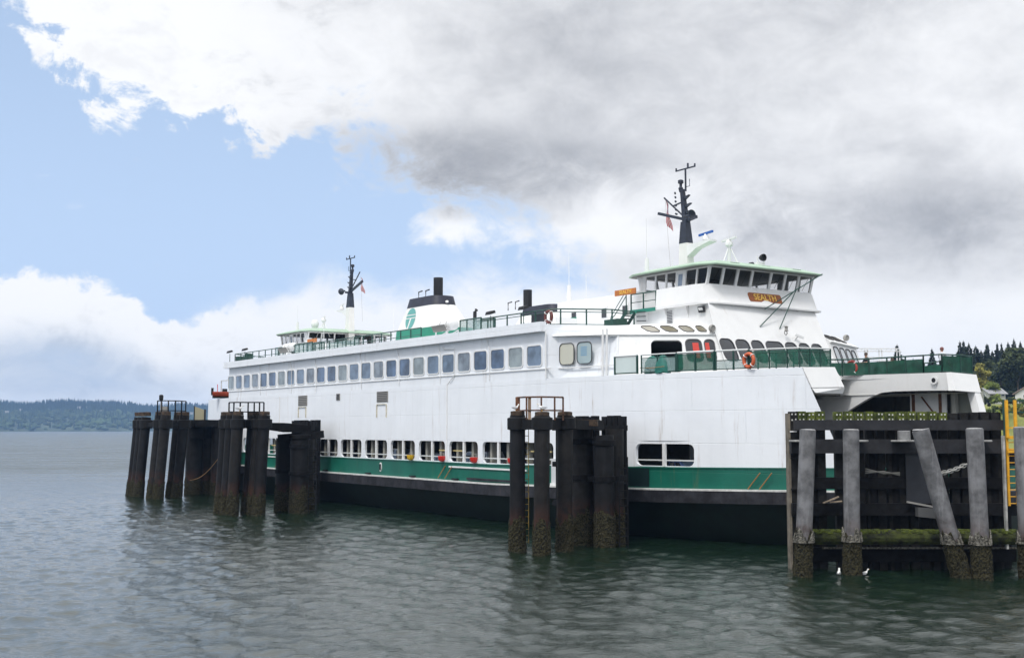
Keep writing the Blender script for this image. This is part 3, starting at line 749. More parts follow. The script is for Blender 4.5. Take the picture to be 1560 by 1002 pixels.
# tower front, one raked face from deck to bridge
PF = plane_fn((13.2, 6.6, 10.4), (0, 1, 0), (-0.47, 0, 1))
mb.quad(PF(-0.2, -0.95), PF(9.9, -0.95), PF(9.9, 3.7), PF(0.2, 3.7), PF(-0.1, 1.75))
mb.quad(PF(9.9, -0.95), PB2(0.2, -0.05), PB2(0, 2.62), PF(9.9, 1.7))
mb.build('bow_house', WHITE2, ferry)
window(ferry, PB, 4.22, 5.12, 0.9, 2.18, 0.24, 0.06, GASKET, PANED, 'bow_window', skew=lambda v_: -(v_ - 1.5) * 0.1)
w2 = window(ferry, PB, 5.36, 5.9, 0.9, 2.16, 0.2, 0.06, GASKET, PANED, 'bow_window', skew=lambda v_: -(v_ - 1.5) * 0.1)
for a, b, p in ((4.62, 5.02, 0), (5.38, 5.66, 1)):
    m_ = MB(); m_.quad(PB(a, 1.05, 0.03), PB(b + 0.0, 1.05, 0.03), PB(b - 0.1, 2.0, 0.03), PB(a - 0.06, 2.0, 0.03)); m_.build('red_curtain', mat('curtain_red', (0.55, 0.05, 0.035), 0.7), ferry)
for a, b in ((0.02, 1.08), (1.37, 2.42), (2.73, 3.68), (4.0, 5.48), (5.76, 6.74), (7.04, 7.94), (8.22, 9.14)):
    window(ferry, PF, a, b, 0.02, 1.33, 0.3, 0.05, GASKET, PANED, 'bow_window', skew=lambda v_: -(v_ - 0.65) * 0.04)
for a, b in ((0.5, 1.6), (2.0, 3.1), (3.5, 4.6), (4.95, 5.9)):
    window(ferry, PB2, a, b, 0.9, 2.16, 0.26, 0.07, GASKET, glassy('sky_pale_bow_glass', (0.42, 0.46, 0.47), var=0.15), 'bow_window')  # pale pane colour stands in for sky seen through the glass
# opening interior: dark shelter behind the big doorway
# ---- sloping roof with skylights
O = A + upv * 2.62; sl = nv * 1.3 + Vector((0, 0, 0.7))
PK = plane_fn(O, dv, sl)
mb = MB()
mb.hexa([PK(-0.4, -0.12), PK(6.0, -0.12), PK(5.9, 0.9), PK(1.25, 0.9), PK(-0.34, 0.75)], [PK(-0.4, -0.12, -0.12), PK(6.0, -0.12, -0.12), PK(5.9, 0.9, -0.12), PK(1.25, 0.9, -0.12), PK(-0.34, 0.75, -0.12)])
e0, e1 = Vector((3.75, 0.35, 12.2)), PK(-0.4, -0.12)
u0, u1, u2 = Vector((3.6, 0.5, 12.92)), Vector((5.35, 4.06, 12.92)), PK(-0.34, 0.75)
mb.quad(e0, e1, u2, u1); mb.quad(e0, u1, u0); mb.quad(u2, PK(1.25, 0.9), u1)
mb.quad(u1, PK(1.25, 0.9), PK(5.9, 0.9), (9.6, 7.3, 12.95), (4, 7.3, 12.95))
mb.quad(e0, e1, e1 + Vector((0.1, 0.2, -0.1)), e0 + Vector((0.1, 0.4, -0.1)))
O2 = A2 + up2 * 2.62; sl2 = n2 * 1.3 + Vector((0, 0, 0.7)); PK2 = plane_fn(O2, d2, sl2)
mb.build('bow_roof', WHITE2, ferry)
mb = MB().hexa([PK2(0.1, -0.15), PK2(7.0, -0.15), PK2(6.4, 0.9), PK2(0.1, 0.9)], [PK2(0.1, -0.15, -0.12), PK2(7.0, -0.15, -0.12), PK2(6.4, 0.9, -0.12), PK2(0.1, 0.9, -0.12)])
mb.build('bow_roof', WHITE2, ferry)
for a, b in ((1.95, 2.8), (2.58, 3.42), (3.2, 4.0)): pass
for bl, br, tl, tr in ((1.97, 2.72, 1.45, 2.28), (3.08, 3.83, 2.64, 3.40), (4.15, 4.82, 3.78, 4.46), (5.02, 5.56, 4.86, 5.28)):
    f = MB(); q = [(bl, 0.12), (br, 0.12), (tr, 0.7), (tl, 0.7)]
    def rnd(q, r=0.2):
        out = []
        for i in range(4):
            p0, p1, p2 = q[i - 1], q[i], q[(i + 1) % 4]
            for k in range(5):
                t = k / 4
                a_ = (p1[0] + (p0[0] - p1[0]) * r * (1 - t), p1[1] + (p0[1] - p1[1]) * r * (1 - t)); b_ = (p1[0] + (p2[0] - p1[0]) * r * t, p1[1] + (p2[1] - p1[1]) * r * t)
                out.append(((a_[0] + b_[0]) - p1[0], (a_[1] + b_[1]) - p1[1]))
        return out
    r_ = rnd(q); cx = sum(p[0] for p in r_) / len(r_); cy = sum(p[1] for p in r_) / len(r_)
    f.loft([[PK(cx + (u - cx) * 1.07, cy + (v_ - cy) * 1.1, 0) for u, v_ in r_], [PK(cx + (u - cx) * 1.07, cy + (v_ - cy) * 1.1, 0.05) for u, v_ in r_], [PK(u, v_, 0.05) for u, v_ in r_], [PK(u, v_, 0) for u, v_ in r_]])
    fo = f.build('skylight', GASKET, ferry); g_ = MB(); g_.quad(*[PK(u, v_, 0.02) for u, v_ in r_]); g_.build('pane', PANES, fo)
for t in (0.7, 2.3, 3.9): window(ferry, PK2, t, t + 1.15, 0.12, 0.7, 0.12, 0.04, GASKET, PANES, 'skylight')
# ---- sun deck, fascia
def sundeck(): return [(-52.2, -0.1), (3.6, -0.1), (5.35, 4.06), (9.6, 7.3), (9.6, 16.7), (5.35, 19.9), (3.6, 24.1), (-52.2, 24.1), (-56.8, 17), (-56.8, 7)]
mb = MB(); sdp = sundeck(); mb.hexa([(s, w_, 12.6) for s, w_ in sdp], [(s, w_, 12.95) for s, w_ in sdp]); mb.build('sun_deck', WHITE, ferry)
mb = MB()
for y0, y1 in ((-0.3, 0.14), (23.86, 24.3)):
    mb.box(-52.45, 3.66, y0, y1, 12.5, 13.12)
mb.build('deck_fascia', WHITE, ferry)
# ------------------------------------------------------------------ railings
SD = 12.95
rail(ferry, [(-52.0, 0.75, SD), (-13.4, 0.75, SD)], 1.05, spacing=1.62, rails=(1.0, 0.5, 0.06), name='sun_deck_railing', r=0.036)
rail(ferry, [(-5.0, 0.75, SD), (3.3, 0.75, SD), (3.8, 1.2, SD), (5.35, 4.2, SD), (4.95, 6.4, SD)], 1.05, spacing=1.62, rails=(1.0, 0.82, 0.06), name='sun_deck_railing', r=0.036)
rail(ferry, [(-52.0, 0.75, SD), (-56.4, 7.2, SD)], 1.05, spacing=1.62, rails=(1.0, 0.5, 0.06), name='sun_deck_railing', r=0.036)
rail(ferry, [(-52.0, 23.4, SD), (3.3, 23.4, SD)], 1.05, spacing=2.4, rails=(1.0, 0.5, 0.06), name='sun_deck_railing', r=0.036)
# glass screens along the sun deck
rail(ferry, [(-41.6, 0.8, SD), (-39.6, 0.8, SD)], 1.1, spacing=1.0, rails=(1.0, 0.05), name='screen_railing', panel=(0.1, 1.0), panel_name='glass_panel', panel_mat=PANEG)
for s0, s1, nm in ((-36.8, -33.0, 'glass_panel'), (-7.7, -4.9, 'glass_panel')):
    for y in (0.72, 1.9):
        rail(ferry, [(s0, y, SD), (s1, y, SD)], 1.15, spacing=1.0, rails=(1.0, 0.05), name='screen_railing', r=0.04, panel=(0.08, 1.1), panel_name=nm, panel_mat=PANEG)
rail(ferry, [(-31.0, 1.2, SD), (-24.7, 1.2, SD)], 1.0, spacing=1.6, rails=(1.0,), name='screen_railing', r=0.02, panel=(0.1, 0.95), panel_name='glass_panel', panel_mat=PANEG)
# near fork: solid end screens, netting, pale top rail
def npt(s, off=0.12, z=9.5): return (s, hw(s) + off, z + 0.06 * max(0, (s - 10) / 11))
rail(ferry, [npt(s) for s in (9.95, 11.6)], 1.08, spacing=1.65, rails=(1.0, 0.06), name='fork_railing', r=0.05, panel=(0.1, 1.0), panel_name='glass_panel', panel_mat=glassy('frosted_panel', (0.60, 0.68, 0.66), rough=0.3, var=0.1), top_mat=RAILW)
rail(ferry, [npt(s) for s in (11.9, 13.0, 14.2)], 1.08, spacing=1.2, rails=(1.0, 0.82, 0.06), name='fork_railing', r=0.03, panel=(0.05, 0.85), panel_mat=PANEG, top_mat=RAILW)
rail(ferry, [npt(s) for s in (14.3, 15.4, 16.5)], 1.08, spacing=1.1, rails=(1.0, 0.06), name='fork_railing', r=0.05, panel=(0.05, 1.0), panel_name='netting_panel', top_mat=RAILW)
rail(ferry, [npt(s) for s in (16.6, 17.6, 18.4)], 1.08, spacing=1.0, rails=(1.0, 0.5, 0.06), name='fork_railing', r=0.04, panel=(0.05, 0.5), panel_mat=PANEG, top_mat=RAILW)
rail(ferry, [npt(s) for s in (18.5, 19.5, 20.4, 21.0)] + [(21.0, 6.75, 9.6)], 1.06, spacing=0.95, rails=(1.0, 0.82, 0.06), name='fork_railing', r=0.032, panel=(0.05, 0.98), panel_name='netting_panel', top_mat=RAILW)
rail(ferry, [(21.0, 6.75, 9.62), (17.0, 6.8, 9.66), (15.2, 7.2, 9.7)], 1.05, spacing=1.3, name='fork_railing', r=0.03)
# far fork: netting all along, round the tip
rail(ferry, [(12.9, 15.4, 9.68), (13.6, 16.6, 9.68), (15.2, 17.25, 9.68), (18.0, 17.2, 9.68), (19.3, 17.2, 9.68)], 1.08, spacing=1.35, rails=(1.0, 0.05), name='fork_railing', r=0.035, panel=(0.03, 0.86), panel_name='netting_panel', panel_mat=NET2, top_mat=RAILG)
rail(ferry, [(20.6, 17.2, 9.68), (21.1, 18.3, 9.64), (21.0, 19.6, 9.6)], 1.08, spacing=1.25, rails=(1.0, 0.05), name='fork_railing', r=0.035, panel=(0.03, 1.0), panel_name='netting_panel', panel_mat=NET2)
rail(ferry, [(21.0, 19.6, 9.55), (16.0, 21.8, 9.5), (12.0, 22.9, 9.5)], 1.08, spacing=1.4, rails=(1.0, 0.05), name='fork_railing', r=0.035, panel=(0.03, 0.9), panel_name='netting_panel', panel_mat=NET2)
rail(ferry, [(19.3, 17.2, 9.68), (20.6, 17.2, 9.68)], 1.08, spacing=1.3, rails=(1.0, 0.05), name='fork_railing', r=0.035, panel=(0.03, 0.42), panel_name='netting_panel', panel_mat=NET2)
# davit frame at the far end
fe = lambda s: 2 * MID - s
mb = MB()
for a in (9.4, 12.3): mb.bar((fe(a), 1.0, 9.45), (fe(a), 1.0, 11.4), 0.09)
mb.bar((fe(9.4), 1.0, 11.4), (fe(12.3), 1.0, 11.4), 0.09)
mb.build('davit_frame', RAILW, ferry)

# ------------------------------------------------------------------ bridge houses (one at each end)
def bridge(sg):
    F = (lambda s: s) if sg > 0 else (lambda s: 2 * MID - s)
    Q = lambda p: (F(p[0]), p[1], p[2])
    near = sg > 0
    # tower under the bridge
    mb = MB()
    fr = PF
    for w_, nm in ((7.0, 0), (16.5, 1)):
        mb.quad(Q((4.4, w_, 12.6)), Q((12.15, w_, 12.6)), Q((11.45, w_, 14.1)), Q((4.4, w_, 14.1)))
    mb.quad(Q((4.4, 7.0, 12.6)), Q((4.4, 7.0, 14.1)), Q((4.4, 16.5, 14.1)), Q((4.4, 16.5, 12.6)))
    if not near: mb.quad(*[Q(PF(u, v_)) for u, v_ in ((0, 0), (9.9, 0), (9.9, 3.7), (0.2, 3.7))])
    mb.build('bridge_tower', WHITE2, ferry)
    # bulwark with its ledge: closed ring, wings rounded at the corners
    base = [(4.3, 6.75), (6.8, 6.65), (10.6, 6.6), (11.25, 6.9), (11.45, 7.4), (11.55, 12.0), (11.45, 16.6), (11.25, 17.1), (10.6, 17.3), (6.8, 17.3), (4.3, 17.2)]
    top = [(4.3, 7.2), (6.8, 6.75), (10.4, 6.75), (10.85, 6.95), (10.98, 7.4), (11.05, 12.0), (10.98, 16.6), (10.85, 17.0), (10.4, 17.15), (6.8, 17.15), (4.3, 16.9)]
    mb = MB(); mb.loft([[Q((s, w_, 14.12)) for s, w_ in base[1:-1]], [Q((s, w_, 15.32)) for s, w_ in top[1:-1]], [Q((s - 0.12, 7.35 + (w_ - 6.75) * (9.3 / 10.4), 15.33)) for s, w_ in top[1:-1]]], closed=False)
    mb.build('bridge_bulwark', WHITE2, ferry, True)
    mb = MB(); mb.hexa([Q((4.3, 6.7, 14.02)), *[Q((s + (0.3 if s > 11 else 0.0), w_, 14.02)) for s, w_ in base[1:-1]], Q((4.3, 17.3, 14.02))], [Q((4.3, 6.7, 14.11)), *[Q((s + (0.3 if s > 11 else 0.0), w_, 14.11)) for s, w_ in base[1:-1]], Q((4.3, 17.3, 14.11))])
    mb.build('bridge_deck', WTRIM, ferry)
    if near:
        MB().bar((4.25, 6.66, 14.06), (6.8, 6.62, 14.06), 0.08, 0.24).build('bridge_deck_edge', mat('edge_green', (0.02, 0.20, 0.14), 0.5), ferry)
        rail(ferry, [(4.25, 6.75, 14.12), (6.75, 6.75, 14.12)], 1.12, spacing=1.25, rails=(1.0, 0.5), name='bridge_wing_railing', r=0.035)
        for k in range(7):
            w_ = 7.3 + 1.5 * k
            m_ = MB(); m_.hexa([Q((11.0, w_ - 0.03, 14.0)), Q((11.72, w_ - 0.03, 14.0)), Q((11.05, w_ - 0.03, 13.78))], [Q((11.0, w_ + 0.03, 14.0)), Q((11.72, w_ + 0.03, 14.0)), Q((11.05, w_ + 0.03, 13.78))]); m_.build('ledge_bracket', WTRIM, ferry)
        for s in (5.6, 7.5, 9.5):
            m_ = MB(); m_.hexa([(s, 6.7, 14.0), (s, 7.02, 14.0), (s, 7.02, 13.2)], [(s + 0.05, 6.7, 14.0), (s + 0.05, 7.02, 14.0), (s + 0.05, 7.02, 13.2)]); m_.build('ledge_bracket', WTRIM, ferry)
        lv = MB().box(7.55, 8.15, 6.94, 7.0, 12.95, 13.9).build('louvre_vent', WTRIM, ferry)
        me = MB().box(7.6, 8.1, 6.91, 6.945, 0, 0.045).mesh('slat', GASKET)
        for k in range(9): link('slat', me, lv, (0, 0, 13.0 + 0.1 * k))
    # lower house walls and window band: posts, glass, header
    fp = plane_fn(Q((10.9, 7.3, 15.33)), (0, 1, 0), (0.3 * sg, 0, 1))
    sp = {0: (lambda u, v_, d=0: Vector((F(4.6 + u + v_ * 0.2 * (u / 6.3)), 7.3 - d, 15.33 + v_))), 1: (lambda u, v_, d=0: Vector((F(4.6 + u + v_ * 0.2 * (u / 6.3)), 16.7 + d, 15.33 + v_)))}
    bp = lambda u, v_, d=0: Vector((F(4.6 - v_ * 0.25), 7.3 + u, 15.33 + v_))
    mb = MB()
    for w_ in (7.32, 16.68): mb.quad(Q((4.6, w_, 14.1)), Q((10.9, w_, 14.1)), Q((10.9, w_, 15.4)), Q((4.6, w_, 15.4)))
    mb.quad(Q((4.6, 7.32, 14.1)), Q((4.6, 16.68, 14.1)), Q((4.6, 16.68, 15.4)), Q((4.6, 7.32, 15.4)))
    mb.build('bridge_house', WHITE2, ferry)
    fb = MB()
    fwin = [(0.02, 1.12), (1.27, 2.36), (2.54, 3.66), (3.84, 5.36), (5.56, 6.7), (6.9, 7.96), (8.2, 9.3)]
    edges = [0.0] + [(a[1] + b[0]) / 2 for a, b in zip(fwin, fwin[1:])] + [9.4]
    for e in edges: fb.bar(fp(e, -0.05), fp(e, 1.2), 0.19, 0.12, up=(sg, 0, 0))
    fb.bar(fp(0, 1.17), fp(9.4, 1.17), 0.14, 0.26); fb.bar(fp(0, 0.0), fp(9.4, 0.0), 0.12, 0.06)
    swin = [(0.55, 1.42), (1.62, 2.45), (2.6, 3.35), (4.45, 5.25), (5.4, 6.15)]
    for side in (0, 1):
        S_ = sp[side]
        for e in (0.1, 1.5, 2.52, 3.5, 4.3, 5.33, 6.3): fb.bar(S_(e, -0.05), S_(e, 1.2), 0.1, 0.12)
        fb.bar(S_(0, 1.16), S_(6.35, 1.16), 0.1, 0.28); fb.bar(S_(0.4, 0.0), S_(6.3, 0.0), 0.1, 0.06)
        fb.hexa([S_(3.4, 0, -0.03), S_(4.35, 0, -0.03), S_(4.35, 1.2, -0.03), S_(3.4, 1.2, -0.03)], [S_(3.4, 0, 0.03), S_(4.35, 0, 0.03), S_(4.35, 1.2, 0.03), S_(3.4, 1.2, 0.03)])
        fb.hexa([S_(-0.1, -0.2, -0.03), S_(0.5, -0.2, -0.03), S_(0.6, 1.2, -0.03), S_(-0.1, 1.2, -0.03)], [S_(-0.1, -0.2, 0.03), S_(0.5, -0.2, 0.03), S_(0.6, 1.2, 0.03), S_(-0.1, 1.2, 0.03)])
    for e in (0.1, 1.6, 3.1, 4.7, 6.3, 7.8, 9.3): fb.bar(bp(e, -0.05), bp(e, 1.2), 0.14, 0.12)
    fb.bar(bp(0, 1.16), bp(9.4, 1.16), 0.12, 0.3)
    fb.build('bridge_window_frame', WTRIM, ferry)
    for k, (a, b) in enumerate(fwin):
        g = MB(); lo = -0.22 if k == 3 else 0.05
        g.quad(fp(a, lo), fp(b, lo), fp(b, 1.06), fp(a, 1.06)); o = g.build('bridge_window', PANEP, ferry)
        wp = MB().bar(fp(a + 0.4, 0.1, 0.03), fp(a + 0.75, 0.9, 0.03), 0.02).build('wiper', BLACK, o)
    for side in (0, 1):
        for a, b in swin:
            g = MB(); S_ = sp[side]; g.quad(S_(a, 0.05), S_(b, 0.05), S_(b, 1.05), S_(a, 1.05)); g.build('bridge_window', PANEP, ferry)
        S_ = sp[side]; g = MB(); g.quad(S_(3.66, 0.1, 0.035), S_(4.05, 0.1, 0.035), S_(4.05, 0.85, 0.035), S_(3.66, 0.85, 0.035)); g.build('door_window', PANE, ferry)
    # consoles, chairs and lining seen through the glass
    mb = MB(); mb.box(*sorted((F(9.2), F(10.2))), 8.5, 15.5, 14.1, 15.42)
    for w_ in (9.2, 12.2, 14.5): mb.box(*sorted((F(8.2), F(8.7))), w_, w_ + 0.5, 14.1, 15.75)
    mb.box(*sorted((F(5.2), F(6.4))), 11.2, 12.8, 14.1, 16.5)
    mb.build('bridge_console', BLACK, ferry)
    # overhanging pale green roof
    ev = [(3.5, 7.2), (4.6, 6.55), (10.7, 6.45), (11.9, 7.1), (12.0, 12.0), (11.9, 16.9), (10.7, 17.55), (4.6, 17.45), (3.5, 16.8), (3.3, 12.0)]
    def inset(k, z): return [Q((7.7 + (s - 7.7) * k, 12 + (w_ - 12) * k, z)) for s, w_ in ev]
    mb = MB(); mb.loft([inset(0.985, 16.43), inset(1.0, 16.47), inset(1.0, 16.53), inset(0.80, 16.86), inset(0.45, 16.95)], cap1=True)
    mb.build('bridge_roof', ROOFG, ferry)
    mb = MB(); mb.quad(*inset(0.984, 16.435)); mb.build('bridge_roof_soffit', mat('soffit_grey', (0.16, 0.17, 0.16), 0.7), ferry)
    return F
bridge(1); bridge(-1)
for a in (1.9, 4.7, 7.6): MB().bar((11.35, 7 + a, 16.72), (11.35, 7.75 + a, 16.72), 0.14, 0.08).build('roof_light', BLACK, ferry)
# name boards
nb = MB(); PN = plane_fn((11.32, 6.6, 14.1), (0, 1, 0), (-0.36, 0, 1))
ring = rrect(3.95, 6.95, 0.22, 0.82, 0.14)
nb.hexa([PN(u, v_, 0.12) for u, v_ in ring], [PN(u, v_, 0.2) for u, v_ in ring]); nbo = nb.build('name_board', BOARD, ferry)
bm_ = MB(); r2 = rrect(3.9, 7.0, 0.17, 0.87, 0.17); bm_.hexa([PN(u, v_, 0.09) for u, v_ in r2], [PN(u, v_, 0.125) for u, v_ in r2]); bm_.build('board_edge', mat('board_edge_red', (0.10, 0.02, 0.008), 0.5), nbo)
def frame_M(P, u, v_, d):
    o = P(u, v_, d); x = (P(u + 1, v_, d) - o).normalized(); y = (P(u, v_ + 1, d) - o).normalized(); z = x.cross(y)
    return Matrix(((x.x, y.x, z.x, o.x), (x.y, y.y, z.y, o.y), (x.z, y.z, z.z, o.z), (0, 0, 0, 1)))
text_obj('SEALTH', 0.60, 'lettering', GOLD, nbo, frame_M(PN, 5.42, 0.52, 0.215))
P6 = lambda u, v_, d=0: Vector((3.1 + u, 6.35 - d, 15.2 + v_))
n2o = MB().hexa([P6(0, 0), P6(2.15, 0), P6(2.15, 0.38), P6(0, 0.38)], [P6(0, 0, 0.07), P6(2.15, 0, 0.07), P6(2.15, 0.38, 0.07), P6(0, 0.38, 0.07)]).build('name_board', mat('board_orange', (0.46, 0.15, 0.03), 0.5, var=0.15, vscale=4), ferry)
text_obj('SEALTH', 0.36, 'lettering', GOLD, n2o, frame_M(P6, 1.12, 0.19, 0.08))
MB().bar((4.1, 6.45, 14.1), (4.1, 6.45, 15.3), 0.05).build('board_post', RAILG, ferry)
P7 = lambda u, v_, d=0: Vector((-46.4 + u, 6.35 - d, 15.05 + v_))
MB().hexa([P7(0, 0), P7(2.2, 0), P7(2.2, 0.38), P7(0, 0.38)], [P7(0, 0, 0.07), P7(2.2, 0, 0.07), P7(2.2, 0.38, 0.07), P7(0, 0.38, 0.07)]).build('name_board', mat('board_orange'  , (0.46, 0.15, 0.03)), ferry)
# deckhouse behind the bridge, with doors and lights
mb = MB().hexa([(-5.7, 8.0, 12.9), (4.4, 8.0, 12.9), (4.4, 16.0, 12.9), (-5.7, 16.0, 12.9)], [(-5.7, 8.0, 15.66), (4.4, 8.0, 15.62), (4.4, 16.0, 15.62), (-5.7, 16.0, 15.66)]); mb.build('deckhouse', WHITE2, ferry)
mb = MB().hexa([(fe(-5.7), 8.0, 12.9), (fe(4.4), 8.0, 12.9), (fe(4.4), 16.0, 12.9), (fe(-5.7), 16.0, 12.9)], [(fe(-5.7), 8.0, 14.3), (fe(4.4), 8.0, 15.3), (fe(4.4), 16.0, 15.3), (fe(-5.7), 16.0, 14.3)]); mb.build('deckhouse', WHITE2, ferry)
for s in (-3.6, -0.1, 2.2):
    dr = MB().box(s - 0.32, s + 0.32, 7.94, 8.0, 12.98, 14.9).build('door', WTRIM, ferry)
    MB().box(s - 0.26, s + 0.26, 7.91, 7.945, 14.1, 14.75).build('door_window', PANED, dr)
MB().box(-3.95, -3.3, 7.9, 7.94, 13.0, 14.4).build('door_leaf', FUNG, ferry)
for s in (-40.5, -37.2):
    dr = MB().box(s - 0.32, s + 0.32, 7.94, 8.0, 12.98, 14.2).build('door', mat('door_green', (0.08, 0.25, 0.2), 0.5), ferry)
# stairs up to the bridge wing
stg = MB().bar((3.1, 6.3, 12.95), (4.3, 6.3, 14.1), 0.06, 0.22).bar((3.1, 7.1, 12.95), (4.3, 7.1, 14.1), 0.06, 0.22).build('stair', RAILG, ferry)
me = MB().box(-0.13, 0.13, 6.3, 7.1, -0.02, 0.02).mesh('stair_tread', RAILG)
for k in range(6): link('stair_tread', me, stg, (3.25 + 0.19 * k, 0, 13.1 + 0.18 * k))
MB().tube([(2.7, 6.3, 13.7), (3.1, 6.3, 13.95), (4.25, 6.3, 15.1)], 0.03, 6).build('stair_handrail', RAILG, stg)
MB().tube([(2.3, 6.3, 12.95), (2.7, 6.3, 13.9), (4.1, 6.3, 15.3)], 0.025, 6).build('stair_handrail', RAILG, stg)
for k in range(4): MB().bar((5.0, 6.6, 13.1 + 0.3 * k), (5.9, 6.6, 13.05 + 0.3 * k), 0.05).build('rack_bar', BLACK, ferry)
MB().box(3.9, 5.3, 4.7, 5.5, 12.95, 13.45).build('deck_locker', mat('locker_green', (0.01, 0.05, 0.035), 0.5), ferry)
MB().box(0.1, 1.75, 1.5, 1.6, 12.97, 13.95).build('dark_screen', mat('screen_black', (0.02, 0.022, 0.028), 0.5), ferry)

# ------------------------------------------------------------------ funnels
def funnel(w0, logo):
    sgn = 1 if w0 < 12 else -1
    def ring(s0, s1, wa, wb, z, r):
        pts = rrect(s0, s1, wa, wb, r, 5); return [(p[0], (p[1] if w0 < 12 else 24 - p[1]), z) for p in pts]
    mb = MB(); mb.loft([ring(-24.9, -16.9, 4.3, 8.6, 12.9, 1.0), ring(-24.7, -17.2, 4.36, 8.3, 14.6, 1.0)], cap1=True); g = mb.build('funnel_base', FUNG, ferry, True)
    lo = ring(-24.65, -17.25, 4.38, 8.25, 14.55, 1.0); hi = ring(-23.6, -18.3, 4.8, 7.3, 16.55, 0.95); hi2 = ring(-23.4, -18.5, 4.95, 7.15, 17.3, 0.9)
    f = MB(); f.loft([lo, hi]); fo = f.build('funnel', FUNW, ferry, True)
    c = MB(); c.loft([[(p[0] + (0.02 if p[0] > -20 else -0.02), p[1] - 0.02 * sgn, p[2] - 0.05) for p in hi], hi2], cap1=True); c.build('funnel_band', NAVY, fo, True)
    s_ex = -20.4 if logo else -23.2
    MB().lathe([(0.4, 17.2), (0.4, 19.0), (0.33, 19.0), (0.33, 18.4)], (s_ex, w0, 0), 20).build('exhaust_pipe', BLACK, fo, True)
    for k in (0, 1): MB().tube([(s_ex - 2.6 + k * 1.2, w0 - 0.4, 17.3), (s_ex - 2.6 + k * 1.2, w0 - 0.4, 18.0), (s_ex - 2.0 + k * 1.2, w0 - 0.4, 18.05)], 0.06, 6).build('vent_pipe', BLACK, fo)
    if logo:
        a = Vector((-24.55, 4.38, 14.55)); b = Vector((0, 0.21, 1)).normalized()
        PL = plane_fn(a, (1, 0, 0), b)
        cx, cy, rx, ry = 2.7, 1.02, 0.80, 0.93
        m_ = MB()
        def band(t0, t1, l0=-1, l1=1, slant=0.0):
            n = 10; lo_, hi_ = [], []
            for k in range(n + 1):
                v_ = t0 + (t1 - t0) * k / n; hwd = rx * math.sqrt(max(0, 1 - (v_ / ry) ** 2))
                x0 = max(-hwd, l0 + slant * v_); x1 = min(hwd, l1 + slant * v_)
                if x1 < x0: x0 = x1 = max(-hwd, min(hwd, (x0 + x1) / 2))
                lo_.append(PL(cx + x0, cy + v_, 0.02)); hi_.append(PL(cx + x1, cy + v_, 0.02))
            for k in range(n): m_.quad(lo_[k], hi_[k], hi_[k + 1], lo_[k + 1])
        band(0.38, 0.93); band(0.10, 0.28)
        band(-0.93, 0.0, -1, -0.13, 0.3); band(-0.93, 0.0, 0.12, 1, 0.3)
        m_.build('funnel_logo', LOGO, fo)
        MB().lathe([(0.03, 0), (0.1, 0.06), (0.1, 0.26), (0.06, 0.3)], (-18.3, 5.9, 16.75), 10, 'X').build('floodlight', WTRIM, fo)
funnel(6.4, True); funnel(17.6, False)

